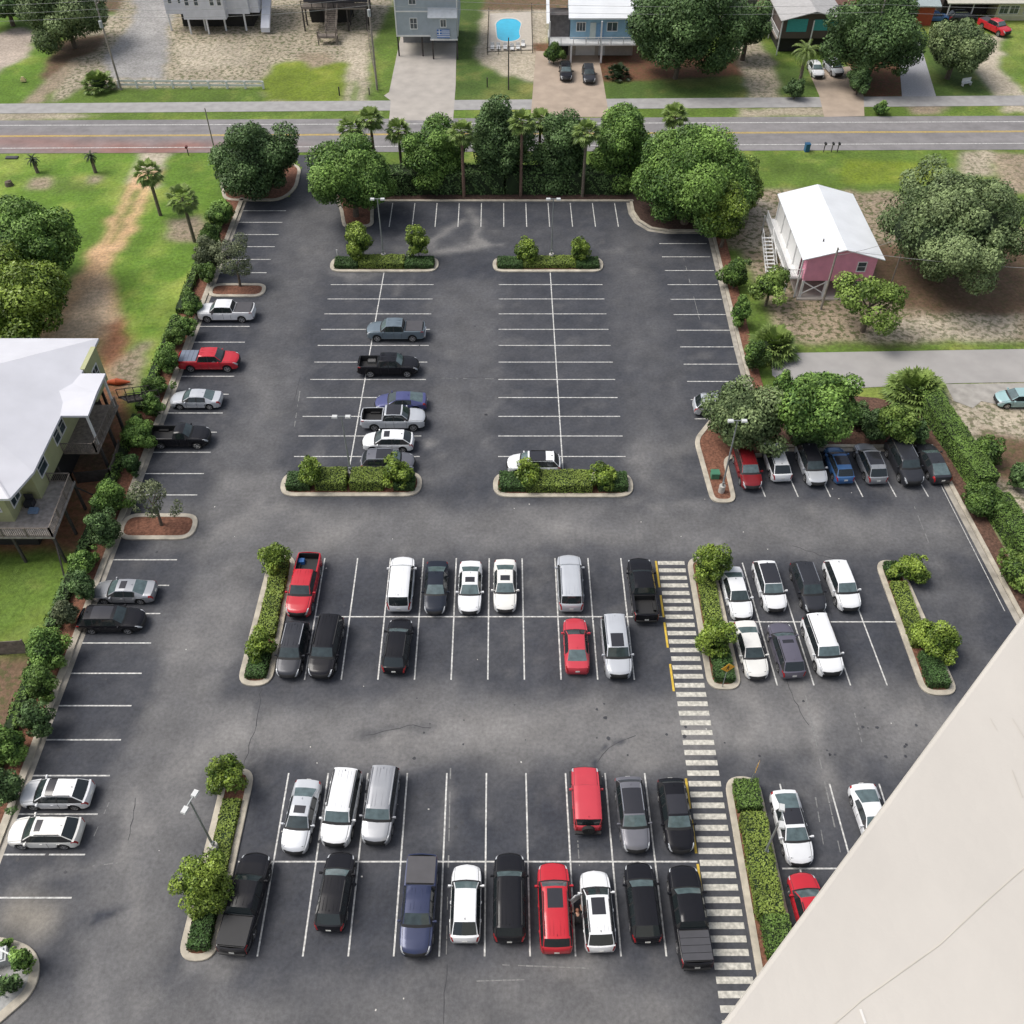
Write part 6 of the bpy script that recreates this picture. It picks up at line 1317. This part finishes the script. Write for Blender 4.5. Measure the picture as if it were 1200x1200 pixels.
# equipment at the lower left corner
r = empty('metal_railing_frame', P(2,1150), 0, label='pale metal rails around white equipment on the entrance island', cat='railing'); rl = MB()
rl.bar((-2,2.2,1.0),(.9,1.0,1.0),.1,.1); rl.bar((-2,-.4,1.0),(.6,-.9,1.0),.1,.1); rl.bar((.9,1.0,0),(.9,1.0,1.05),.09,.09); rl.bar((.6,-.9,0),(.6,-.9,1.05),.09,.09); rl.build('rail', LAMPH, r)
box_thing('equipment_cabinet', MB().box((-.6,1.1,.45),(1.5,.9,.9),.3).box((-.6,1.1,.95),(1.2,.7,.12),.3).box((-.5,-.1,.4),(1.3,.8,.8),-.3), mm('cabinet_white', (.55,.56,.56), var=.12), 2, 1150, 'white equipment cabinet between pale rails at the lower left', 'cabinet')
# ================================================================== PERSON beside the open door
def skin_chain(nm, pts, edges, radii, m, parent, sub=2):
    me = bpy.data.meshes.new(nm); me.from_pydata(pts, edges, []); me.materials.append(m); o_ = bpy.data.objects.new(nm, me); COL.objects.link(o_); o_.parent = parent
    md = o_.modifiers.new('skin', 'SKIN'); sv = me.skin_vertices[0].data if me.skin_vertices else None
    if sv is None:
        bm_ = bmesh.new(); bm_.from_mesh(me); bm_.verts.layers.skin.verify(); bm_.to_mesh(me); bm_.free(); sv = me.skin_vertices[0].data
    for v_, rr_ in zip(sv, radii): v_.radius = (rr_, rr_) if not isinstance(rr_, tuple) else rr_
    sv[0].use_root = True; s_ = o_.modifiers.new('sub', 'SUBSURF'); s_.levels = sub; s_.render_levels = sub
    dg = bpy.context.evaluated_depsgraph_get(); m2 = bpy.data.meshes.new_from_object(o_.evaluated_get(dg)); o_.modifiers.clear(); o_.data = m2; m2.polygons.foreach_set('use_smooth', [True]*len(m2.polygons)); return o_
import bmesh
SKIN = mm('skin', (.52,.29,.20), rough=.5, var=.04); CLOTH = mm('black_clothes', (.018,.018,.02), rough=.9, var=.2); HAIR = mm('reddish_hair', (.20,.075,.04), rough=.5, var=.25, scale=40)
g = P(677,1071,1.45); pr = empty('person', (g.x, g.y, 0), math.radians(8), label='person in black leaning toward the open door of the white suv', cat='person')
J = dict(pel=(0,-.22,.95), chest=(0,.02,1.32), neck=(0,.10,1.47), head=(0,.17,1.60), top=(0,.21,1.70), ls=(-.19,.04,1.38), le=(-.30,.22,1.14), lw=(-.20,.44,1.08), lh=(-.17,.52,1.06), rs=(.19,.04,1.38), re=(.30,.24,1.18), rw=(.30,.46,1.16), rh=(.30,.55,1.16),
   lhip=(-.10,-.22,.90), lk=(-.11,-.16,.48), la=(-.11,-.22,.09), lt=(-.11,-.06,.04), rhip=(.10,-.22,.90), rk=(.12,-.10,.49), ra=(.12,-.14,.09), rt=(.12,.02,.04))
ks = list(J); E_ = [('pel','chest'),('chest','neck'),('neck','head'),('head','top'),('chest','ls'),('ls','le'),('le','lw'),('lw','lh'),('chest','rs'),('rs','re'),('re','rw'),('rw','rh'),('pel','lhip'),('lhip','lk'),('lk','la'),('la','lt'),('pel','rhip'),('rhip','rk'),('rk','ra'),('ra','rt')]
Rr_ = dict(pel=.14,chest=.14,neck=.055,head=.095,top=.07,ls=.06,le=.042,lw=.03,lh=.035,rs=.06,re=.042,rw=.03,rh=.035,lhip=.09,lk=.06,la=.04,lt=.04,rhip=.09,rk=.06,ra=.04,rt=.04)
skin_chain('body', [J[k_] for k_ in ks], [(ks.index(a_), ks.index(b_)) for a_, b_ in E_], [Rr_[k_] for k_ in ks], SKIN, pr)
ck = ['pel','chest','ls','le','rs','re','lhip','lk','la','rhip','rk','ra']; ce = [e_ for e_ in E_ if e_[0] in ck and e_[1] in ck]
skin_chain('clothing', [J[k_] for k_ in ck], [(ck.index(a_), ck.index(b_)) for a_, b_ in ce], [Rr_[k_]+.018 for k_ in ck], CLOTH, pr)
h_ = MB(); blob(h_, (0,.15,1.66), (.115,.125,.115), 3, amp=.05, n=14, m=9); blob(h_, (0,.06,1.70), (.06,.06,.06), 4, amp=.05); h_.build('hair', HAIR, pr, smooth=True, ang=180)
fc = MB(); fc.cyl((0,.255,1.60),(0,.29,1.585),.014,.008,n=6); fc.build('nose', SKIN, pr)
fh_ = MB()
for s in (-1, 1):
    hb = Vector((-.17,.52,1.06)) if s < 0 else Vector((.30,.55,1.16))
    for i in range(4): o2 = hb+Vector(((i-1.5)*.02,.02,0)); fh_.cyl(o2, o2+Vector((0,.045+.006*(1-abs(i-1.5)),-.005)), .0095, n=6); fh_.cyl(o2+Vector((0,.045,-.005)), o2+Vector((0,.07,-.035)), .009, .006, n=6)
    o2 = hb+Vector((-s*.035,-.01,0)); fh_.cyl(o2, o2+Vector((-s*.02,.045,-.015)), .011, .008, n=6)
fh_.build('fingers', SKIN, pr)
# ================================================================== LIGHT AND CAMERA
SE, SR = math.radians(58), math.radians(-82)          # veiled sun high on the left
w_ = bpy.data.worlds.new('World'); SC.world = w_; w_.use_nodes = True; nt = w_.node_tree; bg = nt.nodes['Background']
sk = nt.nodes.new('ShaderNodeTexSky'); sk.sky_type = 'NISHITA'; sk.sun_disc = False; sk.sun_elevation = SE; sk.sun_rotation = SR; sk.dust_density = 4.0; sk.air_density = 1.0; sk.altitude = 10
hs = nt.nodes.new('ShaderNodeHueSaturation'); hs.inputs['Saturation'].default_value = .55; nt.links.new(sk.outputs[0], hs.inputs['Color']); nt.links.new(hs.outputs[0], bg.inputs['Color']); bg.inputs['Strength'].default_value = .15
sl = bpy.data.lights.new('sun', 'SUN'); sl.energy = 2.1; sl.angle = math.radians(30); sl.color = (1.0, .965, .91); so = bpy.data.objects.new('sun', sl); COL.objects.link(so)
sd = Vector((math.sin(SR)*math.cos(SE), math.cos(SR)*math.cos(SE), math.sin(SE))); so.rotation_euler = (-sd).to_track_quat('-Z', 'Y').to_euler(); so.location = (0, 0, 100)
cm = bpy.data.cameras.new('camera'); co_ = bpy.data.objects.new('camera', cm); COL.objects.link(co_); SC.camera = co_
cm.sensor_fit = 'HORIZONTAL'; cm.sensor_width = 36; cm.lens = FPX/1200*36; co_.location = (0, 0, HC); co_.rotation_euler = (PI/2-TH, 0, 0); cm.shift_x = (600-CXP)/1200; cm.shift_y = (CYP-600)/1200; cm.clip_start = .05; cm.clip_end = 6000
SC.render.engine = 'CYCLES'; SC.view_settings.view_transform = 'Standard'; SC.view_settings.look = 'None'; SC.view_settings.exposure = 0; SC.view_settings.gamma = 1
